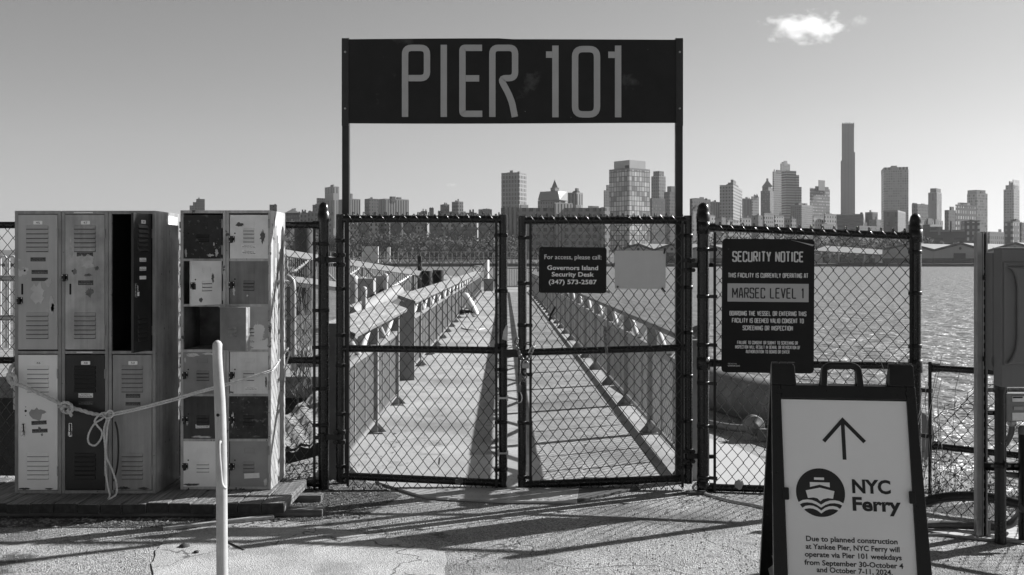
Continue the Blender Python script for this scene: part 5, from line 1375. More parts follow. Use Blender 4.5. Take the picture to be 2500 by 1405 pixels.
mb = MB(); n_ = Vector((0, -.02, .03))
vs = []
for u in range(9):
    for v in range(9):
        a = tp_[0].lerp(tp_[1], u / 8); b_ = tp_[3].lerp(tp_[2], u / 8); p = a.lerp(b_, v / 8); vs.append(p + Vector((0, 0, .02 * math.sin(u * 1.9 + v) + .015 * math.sin(v * 2.3))))
o_ = len(vs); vs2 = [p - Vector((0, 0, .03)) for p in vs]
fsx = [(u * 9 + v, (u + 1) * 9 + v, (u + 1) * 9 + v + 1, u * 9 + v + 1) for u in range(8) for v in range(8)]
mb.add(vs, fsx, True); mb.add(vs2, [f[::-1] for f in fsx], True)
tag(mb.build('tarpaulin', M('grey tarpaulin', .3, rough=.6, var=.2, scale=3), recalc=False), 'grey tarpaulin sloping down the bank beside the left gate post', 'tarpaulin')
mb = MB(); mb.box(pxX(800, 7.3), pxX(828, 7.3), 7.28, 7.34, 0, pz(790, 7.3)); tag(mb.build('steel_plate', M('grey steel plate', .14, rough=.6, var=.2), bevel=.004), 'upright grey steel plate between the left gate post and the leaf', 'plate')
mb = MB(); mb.box(pxX(1688, 7.3), pxX(1708, 7.3), 7.28, 7.34, 0, pz(830, 7.3)); tag(mb.build('steel_plate', M('pale steel plate', .3, rough=.6, var=.2), bevel=.004), 'upright pale steel plate between the right leaf and its post', 'plate')
# brush heap
rr = random.Random(31); mb = MB()
for i in range(90):
    p = P(rr.uniform(712, 765), rr.uniform(800, 1000), 9.6 + rr.uniform(-.3, .4)); q = p + Vector((rr.uniform(-.12, .12), rr.uniform(-.1, .1), rr.uniform(.15, .7)))
    mb.tube([p, p.lerp(q, .5) + Vector((rr.uniform(-.04, .04), 0, 0)), q], .003, 3, cap=False)
tag(mb.build('dry_brush', m_dry, recalc=False), 'dry twigs piled behind the left fence next to the post', 'weeds', kind='stuff')

# ---- right of the walkway: fender log, reel
m_log = M('old rubber fender', .15, rough=.8, var=.25, scale=5, streak=.2)
mb = MB(); pts = [Vector((1.95, 13.0, .22)), Vector((2.10, 11.6, .22)), Vector((2.35, 10.4, .21)), Vector((2.62, 9.6, .2)), Vector((2.95, 8.6, .2)), Vector((3.15, 7.9, .2))]
mb.tube(smooth(pts, 6), .24, 16); tag(mb.build('fender_log', m_log), 'fat grey fender roll lying along the edge beyond the right fence panel', 'fender')
rl = thing('cable_reel', 'small grey cable reel lying behind the right fence panel', 'reel', (2.18, 8.9, .0))
c_ = P(1845, 1042, 8.85)
mb = MB(); mb.lathe((c_.x, c_.y, c_.z), [(.02, 0), (.025, .0), (.028, .02), (.085, .03), (.09, .035), (.09, .045), (.04, .05), (.04, .09), (.09, .10), (.09, .12)], 16, 'y'); mb.build('drum', M('reel grey', .15, rough=.6), rl)
mb = MB(); mb.box(c_.x + .02, c_.x + .10, c_.y - .02, c_.y + .1, .006, c_.z - .02); mb.build('foot', M('reel grey', .15, rough=.6), rl)
mb = MB(); mb.tube(smooth([Vector((1.5, 11.0, .05)), Vector((1.75, 9.9, .05)), Vector((2.0, 9.3, .06)), Vector((2.16, 8.95, .10))], 6), .035, 8); tag(mb.build('grey_hose', M('grey hose', .12, rough=.6)), 'grey hose leading to the small cable reel', 'hose')
mb = MB(); mb.tube(smooth([P(1640, 800, 8.4), P(1665, 822, 8.2), P(1690, 826, 8.0), P(1712, 806, 7.8), P(1726, 790, 7.7)], 6), .028, 8); tag(mb.build('black_hose', m_pipe), 'black hose slung between the right railing and the gate post', 'hose')
# ================================================================== FAR SHORE AND SKYLINE
def W(name, wall, glass, sx, sz, fx=.55, fz=.55, var=.1, rough=.7, gr=.25):
    """Facade: wall with a grid of window openings in the wall's own metres."""
    if name in _mats: return _mats[name]
    if sx < 50: sx *= .62
    if sz < 50: sz *= .62
    wall *= .62; glass *= .75
    m = bpy.data.materials.new(name); m.use_nodes = True; nt = m.node_tree; b = nt.nodes['Principled BSDF']
    tc = nt.nodes.new('ShaderNodeTexCoord'); sp = nt.nodes.new('ShaderNodeSeparateXYZ'); nt.links.new(tc.outputs['Object'], sp.inputs[0])
    def mth(op, a, b_=None, c=None):
        n = nt.nodes.new('ShaderNodeMath'); n.operation = op
        for i, x in enumerate((a, b_, c)):
            if x is None: continue
            if isinstance(x, (int, float)): n.inputs[i].default_value = x
            else: nt.links.new(x, n.inputs[i])
        return n.outputs[0]
    u = mth('ADD', sp.outputs[0], sp.outputs[1])
    fu = mth('FRACT', mth('DIVIDE', u, sx)); fv = mth('FRACT', mth('DIVIDE', sp.outputs[2], sz))
    win = mth('MULTIPLY', mth('LESS_THAN', fu, fx), mth('LESS_THAN', fv, fz))
    ge = nt.nodes.new('ShaderNodeNewGeometry'); sn_ = nt.nodes.new('ShaderNodeSeparateXYZ'); nt.links.new(ge.outputs['Normal'], sn_.inputs[0])
    win = mth('MULTIPLY', win, mth('LESS_THAN', mth('ABSOLUTE', sn_.outputs[2]), .5))
    cu = mth('FLOOR', mth('DIVIDE', u, sx)); cv = mth('FLOOR', mth('DIVIDE', sp.outputs[2], sz))
    cb = nt.nodes.new('ShaderNodeCombineXYZ'); nt.links.new(cu, cb.inputs[0]); nt.links.new(cv, cb.inputs[1])
    wn = nt.nodes.new('ShaderNodeTexWhiteNoise'); nt.links.new(cb.outputs[0], wn.inputs['Vector'])
    gl = mth('MULTIPLY', mth('MULTIPLY_ADD', wn.outputs['Value'], 1.2, .4), glass)
    nz = nt.nodes.new('ShaderNodeTexNoise'); nz.inputs['Scale'].default_value = .06; nz.inputs['Detail'].default_value = 4; nt.links.new(tc.outputs['Object'], nz.inputs['Vector'])
    wl = mth('MULTIPLY', mth('MULTIPLY_ADD', nz.outputs['Fac'], var * 3, 1 - var * 1.5), wall)
    mx = nt.nodes.new('ShaderNodeMix'); mx.data_type = 'FLOAT'; nt.links.new(win, mx.inputs[0]); nt.links.new(wl, mx.inputs[2]); nt.links.new(gl, mx.inputs[3])
    nt.links.new(mx.outputs[0], b.inputs['Base Color'])
    rg = mth('MULTIPLY_ADD', win, gr - rough, rough); nt.links.new(rg, b.inputs['Roughness'])
    _mats[name] = m; return m
f_brick = W('brick facade', .11, .05, 7, 8, .4, .5)
f_brick2 = W('dark brick facade', .075, .16, 6, 7, .4, .5)
f_stone = W('stone facade', .26, .09, 6, 8, .45, .55)
f_pale = W('pale facade', .42, .13, 7, 8, .45, .5)
f_grid = W('grid tower', .40, .10, 7, 9, .62, .72)
f_glass = W('curtain wall', .10, .48, 6, 8, .80, .86, gr=.15)  # pane colour kept bright to paint in the reflected sky
f_glass2 = W('pale curtain wall', .36, .25, 8, 9, .8, .75, gr=.2)
f_dark = W('bronze tower', .07, .06, 6, 400, .4, .98, gr=.7)
f_band = W('banded facade', .28, .10, 900, 9, 1, .5)
f_punch = W('dark punched facade', .045, .5, 9, 11, .42, .55)
f_strip = W('striped facade', .33, .08, 7, 300, .5, .99)
f_blank = M('plain render wall', .19, rough=.8, var=.08, scale=.05)
f_blankd = M('dark plain wall', .07, rough=.8, var=.12, scale=.05)
f_roof = M('roof felt', .12, rough=.9, var=.2, scale=.1)
ZB = -1.0
def bX(p, Y): return (p - 1250.0) * Y / F
def block(parent, name, px0, pm, px1, ptop, Y, mat, a=38, z0=ZB, dep=30, poly=None):
    """Corner block: left face px0..pm, right face pm..px1, corner nearest the viewer at distance Y."""
    an = R(a)
    zt = pz(ptop, Y)
    def hit(px, dx, dy):            # length along a face until its end projects to px
        k = (px - 1250.0) / F; C0 = bX(pm, Y)
        den = dx - k * dy
        return abs((k * Y - C0) / den) if abs(den) > 1e-6 else dep
    if pm - px0 < .5 or (pm - px0 < 2.1 and pm < 1250): wl = dep; an = -math.atan((pm - 1250.0) / F) - .004; wr = hit(px1, math.cos(an), math.sin(an))
    elif px1 - pm < .5: wr = dep; an = R(90) - math.atan((pm - 1250.0) / F) + .004; wl = hit(px0, -math.sin(an), math.cos(an))
    else: wr = hit(px1, math.cos(an), math.sin(an)); wl = hit(px0, -math.sin(an), math.cos(an))
    mb = MB(); mb.box(0, wr, 0, wl, 0, zt - z0)
    o = mb.build(name, mat, None, local=True)
    base = Vector((bX(pm, Y), Y, z0))
    if parent is not None: o.parent = parent; o.location = base - world_loc(parent)
    else: o.location = base
    o.rotation_euler = (0, 0, an)
    return o, wr, wl, zt
def building(label, px0, pm, px1, ptop, Y, mat, tops=(), a=38, cat='building', name='office_tower', rail=True):
    t = thing(name, label, cat, (bX(pm, Y), Y, ZB))
    o, wr, wl, zt = block(t, 'walls', px0, pm, px1, ptop, Y, mat, a)
    mb = MB(); e = .02
    an = o.rotation_euler[2]
    h = zt - ZB
    for (x0, x1, y0, y1) in ((0, wr, 0, .8), (0, wr, wl - .8, wl), (0, .8, .8, wl - .8), (wr - .8, wr, .8, wl - .8)): mb.box(x0 + e, x1 - e, y0 + e, y1 - e, h, h + 1.6)
    rf = mb.build('parapet', f_blank if mat not in (f_brick, f_brick2, f_dark, f_punch) else f_blankd, t, local=True); rf.rotation_euler = (0, 0, an)
    rq = random.Random(int(px0 * 7 + ptop))
    for i in range(rq.randint(1, 3)):          # stair heads, plant and ducts on the roof
        s_ = rq.uniform(.10, .24); bx_ = rq.uniform(.08, .7) * wr; by_ = rq.uniform(.1, .5) * wl; mb = MB()
        mb.box(bx_, bx_ + wr * s_, by_, by_ + wl * s_, h, h + rq.uniform(2.2, 5.5)); u_ = mb.build('roof_plant', rq.choice([f_blank, f_blankd, f_roof]), t, local=True); u_.rotation_euler = (0, 0, an)
    for tp in tops:
        q0, qm, q1, qt, mt = tp[:5]
        nm = tp[5] if len(tp) > 5 else 'penthouse'
        block(t, nm, q0, qm, q1, qt, Y + 6, mt, a, z0=zt - 3 if len(tp) < 7 else tp[6], dep=14)
    return t, zt
def spire(t, px0, px1, pbase, ptip, Y, mat, name='spire'):
    mb = MB(); X = bX((px0 + px1) / 2, Y); r = (px1 - px0) / 2 * Y / F
    zb, zt_ = pz(pbase, Y), pz(ptip, Y)
    mb.add([(X - r, Y - r, zb), (X + r, Y - r, zb), (X + r, Y + r, zb), (X - r, Y + r, zb), (X, Y, zt_)], [(0, 1, 4), (1, 2, 4), (2, 3, 4), (3, 0, 4), (3, 2, 1, 0)]); mb.build(name, mat, t)
def tank(t, px, pbase, ptop, w, Y, mat):
    mb = MB(); X = bX(px, Y); r = w / 2 * Y / F; zb, zt_ = pz(pbase, Y), pz(ptop, Y); h = zt_ - zb
    mb.lathe((X, Y, zb), [(r * .8, 0), (r * .8, h * .3), (r, h * .32), (r, h * .75), (.01, h)], 10); mb.build('water_tank', mat, t)
Bl = building
Bl('stepped dark tower peeping over the narrow lockers', 478, 479, 500, 488, 2100, f_brick, ((470, 471, 479, 494, f_brick, 'terrace', ZB), (462, 463, 471, 502, f_brick, 'lower_terrace', ZB)))
Bl('small dark block just right of the stepped tower over the lockers', 657, 658, 676, 503, 1300, f_brick)
t, z = Bl('brown brick house with a pyramid roof left of the gate post', 688, 732, 733, 521, 1000, f_brick2, name='brick_house'); spire(t, 699, 733, 521, 509.5, 1004, f_roof, 'pyramid_roof')
Bl('pale low apartment block right of the pyramid-roofed house', 732, 733, 752, 523, 1050, f_pale, name='apartment_block')
t, z = Bl('stone apartment house behind the left gate post', 750, 752, 778, 520, 1020, f_stone, name='apartment_block'); tank(t, 757, 520, 514, 6, 1025, f_blankd)
Bl('mid grey shoulder block left of the ornate tower', 761, 763, 792, 503, 1500, f_brick)
t, z = Bl('ornate pale tower beside the left sign post', 793, 814, 828, 458, 1700, W('ornate facade', .40, .12, 9, 60, .4, .8), ((773, 776, 793, 484, f_stone, 'west_wing', ZB), (796, 813, 826, 457, f_stone, 'crown')))
Bl('tall grey block right of the left sign post', 826, 853, 880, 488, 1600, f_strip, ((850, 856, 861, 473, f_blank),))
Bl('narrow white building in front of the ornate tower', 801, 803, 814, 526, 900, f_pale, name='apartment_block')
Bl('dark angular block left of the striped slab', 890, 902, 924, 488, 1500, f_brick, ((889, 891, 903, 505, f_brick, 'low_wing', ZB),))
Bl('striped slab block with a dark lift tower', 924, 940, 998, 488, 1450, f_strip, ((951, 956, 966, 480, f_blankd, 'lift_tower'),))
Bl('small dark flat-roofed block left of centre', 1026, 1028, 1043, 519, 1200, f_brick2)
Bl('little grey tower beside the small dark block', 1046, 1048, 1059, 511, 1300, f_brick)
Bl('brick tower with a stepped crown left of the grey cube tower', 1075, 1086, 1097, 502, 1400, f_brick, ((1067, 1069, 1077, 515, f_brick2, 'low_wing', ZB), (1078, 1086, 1094, 500, f_brick, 'crown')))
Bl('grey tower with a cube top above the left gate leaf', 1103, 1118, 1131, 495, 1400, f_stone, ((1097, 1112, 1137, 516, f_brick, 'podium', ZB),))
Bl('low pale block left of the gridded tower', 1166, 1168, 1201, 514, 1500, f_stone, ((1188, 1190, 1196, 510, f_blank),))
Bl('tall gridded tower with a dark right flank', 1224, 1268, 1285, 424, 1300, f_grid, ((1238, 1252, 1260, 421, f_blank),), a=62)
# the big pale block behind the gate opening
t = thing('warehouse_block', 'broad pale concrete block with long window rows behind the right gate leaf', 'building', (bX(1230, 830), 830, ZB))
f_long = W('long block facade', .33, .08, 9.5, 9, .55, .55)
block(t, 'long_wing', 1222, 1223, 1488, 508, 830, f_long)
block(t, 'centre_pavilion', 1352, 1354, 1398, 495, 824, W('pavilion facade', .36, .06, 5.5, 60, .45, .85))
block(t, 'end_pavilion', 1228, 1229, 1262, 507, 824, W('pavilion facade', .36, .06, 5.5, 60, .45, .85))
block(t, 'lit_end_bay', 1466, 1477, 1489, 506, 822, f_pale)
block(t, 'roof_house', 1270, 1272, 1290, 500, 836, f_blank, z0=38); block(t, 'plant_room', 1404, 1406, 1418, 501, 836, f_blank, z0=38); block(t, 'stair_head', 1436, 1438, 1462, 503, 836, f_blankd, z0=38)
# courthouse with a steep roof and spire
t = thing('courthouse', 'steep-roofed stone hall with a pointed spire behind the pale block', 'building', (bX(1340, 1400), 1400, ZB))
block(t, 'walls', 1313, 1366, 1392, 489, 1400, f_stone, 70)
mb = MB(); Y = 1400
mb.add([(bX(1313, Y), Y, pz(489, Y)), (bX(1366, Y), Y - 4, pz(489, Y)), (bX(1394, Y), Y + 26, pz(489, Y)), (bX(1340, Y), Y + 32, pz(489, Y)),
        (bX(1319, Y), Y + 6, pz(468, Y)), (bX(1362, Y), Y + 4, pz(466, Y)), (bX(1386, Y), Y + 22, pz(466, Y)), (bX(1340, Y), Y + 26, pz(468, Y))],
       [(0, 1, 5, 4), (1, 2, 6, 5), (2, 3, 7, 6), (3, 0, 4, 7), (4, 5, 6, 7)]); mb.build('mansard_roof', M('slate roof', .16, rough=.6, var=.1, scale=.1), t)
block(t, 'spire_base', 1344, 1355, 1365, 458, 1405, f_stone, 45, z0=80); spire(t, 1347, 1361, 458, 439, 1412, f_roof)
Bl('small ornate tower with columns right of the spired hall', 1386, 1408, 1423, 473, 1250, W('column facade', .36, .05, 8, 40, .5, .55), ((1400, 1408, 1416, 466, f_stone, 'crown'), (1404, 1408, 1413, 460, f_blankd, 'lantern')), a=50)
Bl('slim grey tower half hidden by the glass tower', 1474, 1476, 1492, 467, 1900, f_brick, ((1480, 1482, 1490, 452, f_brick),))
t, z = Bl('large glass tower with a gridded curtain wall inside the sign frame', 1487, 1537, 1587, 414, 1000, f_glass, ((1499, 1537, 1576, 391, M('metal screen', .36, rough=.5, var=.06, scale=.05), 'roof_screen'),), a=40)
Bl('stone tower with a corniced crown right of the glass tower', 1590, 1609, 1625, 432, 1700, W('slit facade', .17, .07, 7, 9, .35, .55), ((1595, 1609, 1621, 418, f_brick, 'crown'),), a=45)
Bl('mansard-topped brick block beside the right sign post', 1621, 1635, 1654, 471, 1500, f_brick, ((1629, 1638, 1651, 455, f_roof, 'mansard'),))
Bl('low dark block at the foot of the corniced tower', 1583, 1592, 1624, 487, 1350, f_brick2)
t, z = Bl('old dark block with a rooftop tank right of the sign post', 1684, 1690, 1735, 488, 1300, f_brick, ((1690, 1700, 1716, 484, f_roof, 'attic'),)); tank(t, 1724, 489, 484, 6, 1310, f_blankd)
Bl('grey slab left of the patterned tower', 1734, 1736, 1757, 495, 1700, f_strip)
Bl('patterned apartment tower with a stepped top above the security notice', 1757, 1790, 1812, 454, 1700, W('patterned facade', .30, .09, 8, 9, .55, .5), ((1777, 1788, 1803, 446, f_brick, 'upper_step'), (1784, 1790, 1797, 439, f_brick, 'lift_tower')), a=70)
Bl('flat grey block right of the patterned tower', 1811, 1813, 1836, 487, 1900, f_strip)
t, z = Bl('grey block with twin finials', 1834, 1837, 1853, 482, 1800, f_stone); spire(t, 1839, 1845, 482, 474, 1806, f_roof); spire(t, 1845, 1851, 482, 473, 1808, f_roof, 'finial')
t, z = Bl('dark stepped deco tower with a pyramid top', 1857, 1880, 1889, 468, 1900, f_brick2, ((1861, 1876, 1886, 457, f_brick2, 'upper_step'),), a=60); spire(t, 1862, 1884, 457, 439, 1925, f_roof, 'pyramid_roof'); block(t, 'lantern', 1871, 1873, 1876, 436, 1925, f_blankd, z0=z + 8)
t, z = Bl('tall cluster tower left half with an uneven crown', 1886, 1889, 1909, 421, 2200, f_stone, ((1894, 1896, 1907, 415, f_brick, 'crown'), (1889, 1890, 1891.5, 414, f_blankd, 'mast')))
Bl('highest tower of the cluster with a square lantern', 1905, 1907, 1929, 401, 2300, f_strip, ((1913, 1914, 1922, 393, f_blank, 'lantern'),))
Bl('banded glass tower stepping down to the right', 1908, 1919, 1944, 419, 2150, f_band, ((1942, 1944, 1951, 428, f_band, 'first_step', ZB), (1948, 1950, 1957, 457, f_band, 'second_step', ZB)), a=20)
Bl('square block with a dark striped left face', 1930, 1957, 1984, 503, 1500, W('half dark facade', .22, .09, 5, 5, .5, .5), ((1940, 1950, 1960, 496, f_blankd),), a=45)
Bl('tower of bright window bands with a blank central shaft', 1977, 1978, 2026, 461, 2000, W('bright band facade', .13, .42, 8, 10, .72, .42), ((1990, 1991, 2023, 455, f_brick), (1998, 1999, 2014, 440, f_blank, 'central_shaft')))
t = thing('office_tower', 'slender dark supertall tower, the tallest on the skyline', 'building', (bX(2070, 2500), 2500, ZB))
block(t, 'main_shaft', 2054.6, 2055, 2085, 303, 2500, f_dark); block(t, 'lower_shaft', 2052, 2052.4, 2056, 393, 2496, f_dark); block(t, 'side_shaft', 2083, 2083.4, 2087.5, 372, 2496, f_dark)
for q in (2056, 2060, 2064, 2068, 2073, 2078, 2083): block(t, 'crown_fin', q - .2, q, q + 2.4, 299 + abs((q * 7) % 3), 2502, f_dark, z0=340, dep=4)
Bl('broad pale residential tower with an arcaded top right of the supertall', 2158, 2218, 2227, 416, 2000, W('residential facade', .35, .19, 7, 8, .62, .6), ((2158, 2217, 2226.5, 408, W('arcade', .36, .05, 11, 40, .5, .62, gr=.6), 'arcade'), (2176, 2190, 2210, 405, f_blank)), a=74)
t, z = Bl('dark trapezoid block below the supertall', 2040, 2108, 2118, 526, 1200, W('louvre facade', .15, .07, 900, 8, 1, .5), ((2100, 2106, 2114, 519, f_brick),), a=70)
Bl('twin-tone low block right of the trapezoid', 2112, 2130, 2143, 521, 1300, f_blankd, ())
Bl('corniced old block with large arched openings', 2157, 2192, 2211, 517, 1100, W('arched facade', .16, .05, 14, 17, .35, .45), ((2176, 2190, 2200, 513, f_stone),), a=60)
Bl('grey stepped block behind the domed fence post', 2226, 2240, 2266, 501, 1500, f_brick, ((2227, 2232, 2239, 496, f_blankd),))
Bl('dark glass tower with a lighter right face', 2266, 2287, 2299, 472, 1900, W('dark glass facade', .13, .11, 9, 60, .6, .9, gr=.2), ((2271, 2286, 2297, 460, f_blankd, 'upper_storeys'),), a=50)
Bl('small stepped brick tower left of the punched block', 2306, 2316, 2333, 516, 1400, f_brick, ((2318, 2322, 2329, 505, f_brick, 'upper_step'),))
Bl('black block with bright punched windows near the right edge', 2333, 2334, 2384, 503, 1200, f_punch, ())
Bl('lower dark wing with rows of bright windows', 2354, 2392, 2402, 542, 1150, f_punch, (), a=72)
Bl('tall gridded block behind the black punched block', 2361, 2385, 2411, 474, 2000, f_glass2, ((2362, 2384, 2406, 464, f_blank, 'upper_storeys'), (2338, 2345, 2362, 495, f_stone, 'west_wing', ZB)), a=30)
Bl('tall banded tower at the right edge with a lattice crown', 2450, 2475, 2489, 464, 2100, W('edge tower facade', .24, .12, 8, 9, .6, .6), ((2455, 2474, 2488, 452, f_stone, 'upper_step'), (2463, 2466, 2473, 443, f_blank, 'lift_tower'), (2472, 2474, 2489, 439, W('lattice crown', .6, .5, 3, 30, .5, .9), 'lattice_crown')), a=45)
Bl('brick block with pale windows at the far right edge', 2452, 2473, 2496, 545, 1000, W('brick pale windows', .15, .42, 9, 9, .4, .45), ((2478, 2480, 2490, 538, f_blankd),), a=40)
Bl('dark low block cut off by the right edge', 2490, 2494, 2530, 548, 980, f_brick2)
# low industrial building behind the sheds
t, z = Bl('long low dark industrial building with a lit end behind the sheds', 2205, 2356, 2372, 566, 900, W('industrial facade', .10, .07, 30, 12, .5, .3), ((2255, 2270, 2280, 549, f_blankd, 'plant_room'), (2290, 2296, 2312, 555, f_blank, 'stair_head')), a=72, name='industrial_building')
mb = MB(); X = bX(2321.5, 890); mb.lathe((X, 890, pz(567, 890)), [(.9, 0), (.8, pz(540, 890) - pz(567, 890))], 10); tag(mb.build('chimney', f_blankd), 'thin dark chimney on the low industrial roof', 'chimney')
Bl('pale low terrace with many windows right of the domed post', 2246, 2250, 2302, 541, 1100, f_pale, ((2262, 2266, 2276, 534, f_blank), (2280, 2284, 2292, 536, f_blank)))
Bl('white office block peeping out beside the strut post', 2378, 2380, 2412, 573, 950, f_pale, name='apartment_block')
Bl('grey roofs near the right edge', 2412, 2416, 2452, 570, 960, f_stone, name='apartment_block')
# rows of low houses between the towers and the water
rr = random.Random(77)
adj = ['pale', 'brown', 'grey', 'dark', 'narrow', 'wide', 'squat', 'plain']
low = [(690, 545, 30, .1), (722, 548, 26, .3), (752, 544, 30, .2), (842, 541, 32, .2), (872, 536, 27, .1), (902, 538, 22, .34), (926, 530, 24, .22), (952, 541, 28, .12), (982, 535, 30, .1), (1012, 528, 30, .26), (1046, 531, 26, .14), (1076, 525, 30, .38), (1108, 530, 28, .12), (1134, 524, 30, .32), (1166, 528, 26, .12), (1192, 533, 34, .1),
       (1690, 520, 26, .2), (1716, 528, 30, .34), (1746, 535, 26, .2), (1774, 541, 30, .36), (1806, 536, 28, .24), (1836, 530, 26, .2), (1864, 524, 24, .22), (1890, 530, 24, .32), (1916, 538, 28, .26), (1984, 532, 26, .3), (2012, 526, 30, .24), (2122, 540, 30, .18), (2216, 545, 34, .2)]
words = ['first', 'second', 'third', 'fourth', 'fifth', 'sixth', 'seventh', 'eighth', 'ninth', 'tenth', 'eleventh', 'twelfth', 'thirteenth', 'fourteenth', 'fifteenth', 'sixteenth']
for i, (px, top, w, v) in enumerate(low):
    left = px < 1300; k = i if left else i - 16
    tone = 'dark' if v < .15 else 'grey' if v < .27 else 'pale'
    lab = ('%s low house, %s from the left behind the left gate leaf and post' if left else '%s low block, %s from the left in the row right of the gate') % (tone, words[k])
    Bl(lab, px, px + (2 if i % 3 else w * .6), px + w, top, 860 + rr.uniform(0, 60) + (0 if left else 150), W('low facade %.2f' % v, v * 1.7, .06 if v > .2 else .2, 5 + (i % 3), 7, .4, .5),
       ((px + w * .3, px + w * .35, px + w * .6, top - 4, f_blank, 'roof_hut'),) if i % 2 else (), name='apartment_block')

for (px, top, w, v, lab) in ((1085, 567, 36, .10, 'dark brick tenement at the left of the front row behind the promenade trees'), (1122, 560, 43, .12, 'wide brick tenement in the middle of the front row behind the promenade'), (1166, 556, 25, .13, 'tall brick tenement right of the wide one behind the promenade'),
        (1192, 563, 18, .42, 'narrow white house between the brick tenements behind the promenade'), (1211, 566, 32, .10, 'dark brick tenement behind the left leaf meeting stile'), (846, 556, 30, .34, 'pale low house just right of the left sign post, above the trees'), (1010, 552, 26, .3, 'pale house with a flat roof above the wooded bank'), (1046, 560, 30, .14, 'brick house half sunk in the wooded bank'),
        (1702, 545, 34, .30, 'pale four-storey block right of the right gate post'), (1776, 556, 30, .26, 'grey block just above the security notice'), (2004, 552, 40, .2, 'broad grey block just above the right panel top rail'), (2096, 556, 44, .16, 'broad brick block behind the right panel top rail')):
    Bl(lab, px, px + 2, px + w, top, 815 + v * 30, W('front row facade %.2f' % v, v * 1.7, .05 if v > .2 else .22, 4.6, 6, .42, .5), ((px + w * .3, px + w * .35, px + w * .55, top - 4, f_blank, 'roof_hut'),), name='tenement')
# ---- gabled sheds on the far quay: front gable in the quay line, ridges run back to the right
m_shed = M('shed wall', .30, rough=.8, var=.06, scale=.08); m_sroof = M('pale shed roof', .13, rough=.7, var=.05, scale=.08); m_strim = M('dark verge', .05, rough=.8); m_sbase = M('shed plinth', .075, rough=.9, var=.3, scale=.1)
def shed(px0, ppk, px1, eL, pk, eR, Y, lab, door_=None, back=60, wall=m_shed):
    t = thing('shed', lab, 'shed', (bX(ppk, Y), Y, 1.0), 0, 'gabled sheds on the far quay')
    x0, xp, x1 = bX(px0, Y), bX(ppk, Y), bX(px1, Y); zl, zp, zr = pz(eL, Y), pz(pk, Y), pz(eR, Y)
    mb = MB(); mb.prism([(x0, 4.2), (x1, 4.2), (x1, zr), (xp, zp), (x0, zl)], Y, Y + 1.0); mb.build('gable_wall', wall, t)
    mb = MB(); mb.box(x0, x1, Y - .2, Y + 1.2, .5, 4.19); mb.build('plinth', m_sbase, t)
    d = Vector((back, back * 1.0, 0)); mb = MB(); up = Vector((0, 0, .5))
    a, p, c = Vector((x0, Y - .5, zl)), Vector((xp, Y - .5, zp)), Vector((x1, Y - .5, zr))
    for q, r_ in ((a, p), (p, c)):
        mb.hexa([q + up * .1, r_ + up * .1, r_ + d + up * .1, q + d + up * .1, q + up, r_ + up, r_ + d + up, q + d + up])
    mb.build('roof', m_sroof, t)
    mb = MB(); mb.bar(a + Vector((0, -.4, 0)), p + Vector((0, -.4, 0)), .5, 1.6); mb.bar(p + Vector((0, -.4, 0)), c + Vector((0, -.4, 0)), .5, 1.6); mb.build('verge', m_strim, t)
    if door_:
        q0, q1, t_ = door_; mb = MB(); mb.box(bX(q0, Y), bX(q1, Y), Y - .35, Y - .21, 1.5, pz(t_, Y)); mb.build('door', M('shed door', .06, rough=.8), t)
    mb = MB(); mb.lathe((xp, Y - .3, zp - 3.5), [(1.0, 0), (1.0, .25)], 10, 'y'); mb.build('gable_vent', m_strim, t)
    return t
SY = 715
shed(2156, 2218, 2279, 609, 596, 611.5, SY, 'grey gabled shed partly hidden by the domed fence post')
shed(2279.5, 2344, 2409, 611.5, 595, 613, SY, 'grey gabled shed with a big dark door left of the strut post', (2328, 2357, 618.5))
shed(2409.5, 2477, 2545, 613, 594, 613, SY, 'grey gabled shed behind the electrical enclosure')
shed(1520, 1558, 1595, 607, 597, 611, SY, 'dim gabled shed behind the blank grey sign', None, 50)
shed(1595.5, 1640, 1690, 611, 597, 608, SY, 'dim gabled shed with a dark door right of the blank sign', (1626, 1645, 617), 50)
shed(1690.5, 1732, 1776, 608, 600, 612, SY, 'gabled shed mostly hidden behind the right gate post', None, 50)
# open white-posted quay building with a broad roof
t = thing('quay_building', 'low open quay building with white bays under a broad pale roof', 'shed', (bX(2070, SY), SY, 1))
x0, x1 = bX(1985, SY), bX(2154, SY)
mb = MB(); mb.add([(x0, SY, pz(612, SY)), (x1, SY, pz(622, SY)), (x1 + 15, SY + 40, pz(612, SY) + 1), (x0 + 22, SY + 40, pz(598, SY)), (x0, SY, pz(612, SY) - .6), (x1, SY, pz(622, SY) - .6)], [(0, 1, 2, 3), (0, 4, 5, 1)]); mb.build('roof', m_sroof, t)
mb = MB(); mb.box(x0, x1 + 6, SY + 20, SY + 21, 1, pz(622, SY)); mb.build('back_wall', M('white wall', .62, rough=.8), t)
for i in range(9):
    mb = MB(); xx = x0 + i * (x1 - x0) / 8; mb.box(xx - .35, xx + .35, SY + .5, SY + 1.2, 1, pz(613 + i * 1.1, SY)); mb.build('pillar', M('white pillar', .6, rough=.8), t)
for i, (a, b_) in enumerate(((2054, 2074), (2090, 2106), (2014, 2024), (2128, 2136))):
    mb = MB(); mb.box(bX(a, SY - 2), bX(b_, SY - 2), SY - 2, SY + 3, 1, pz(627 + (i % 2) * 4, SY)); tag(mb.build('cargo_container', M('dark container', .08, rough=.7, var=.2)), ['large dark container on the quay under the open roof', 'dark container right of centre on the quay', 'small dark container at the left end of the quay', 'small dark container at the right end of the quay'][i], 'container')
t = thing('barge', 'long black barge moored before the open quay building', 'barge', (bX(2098, SY - 12), SY - 12, WZ))
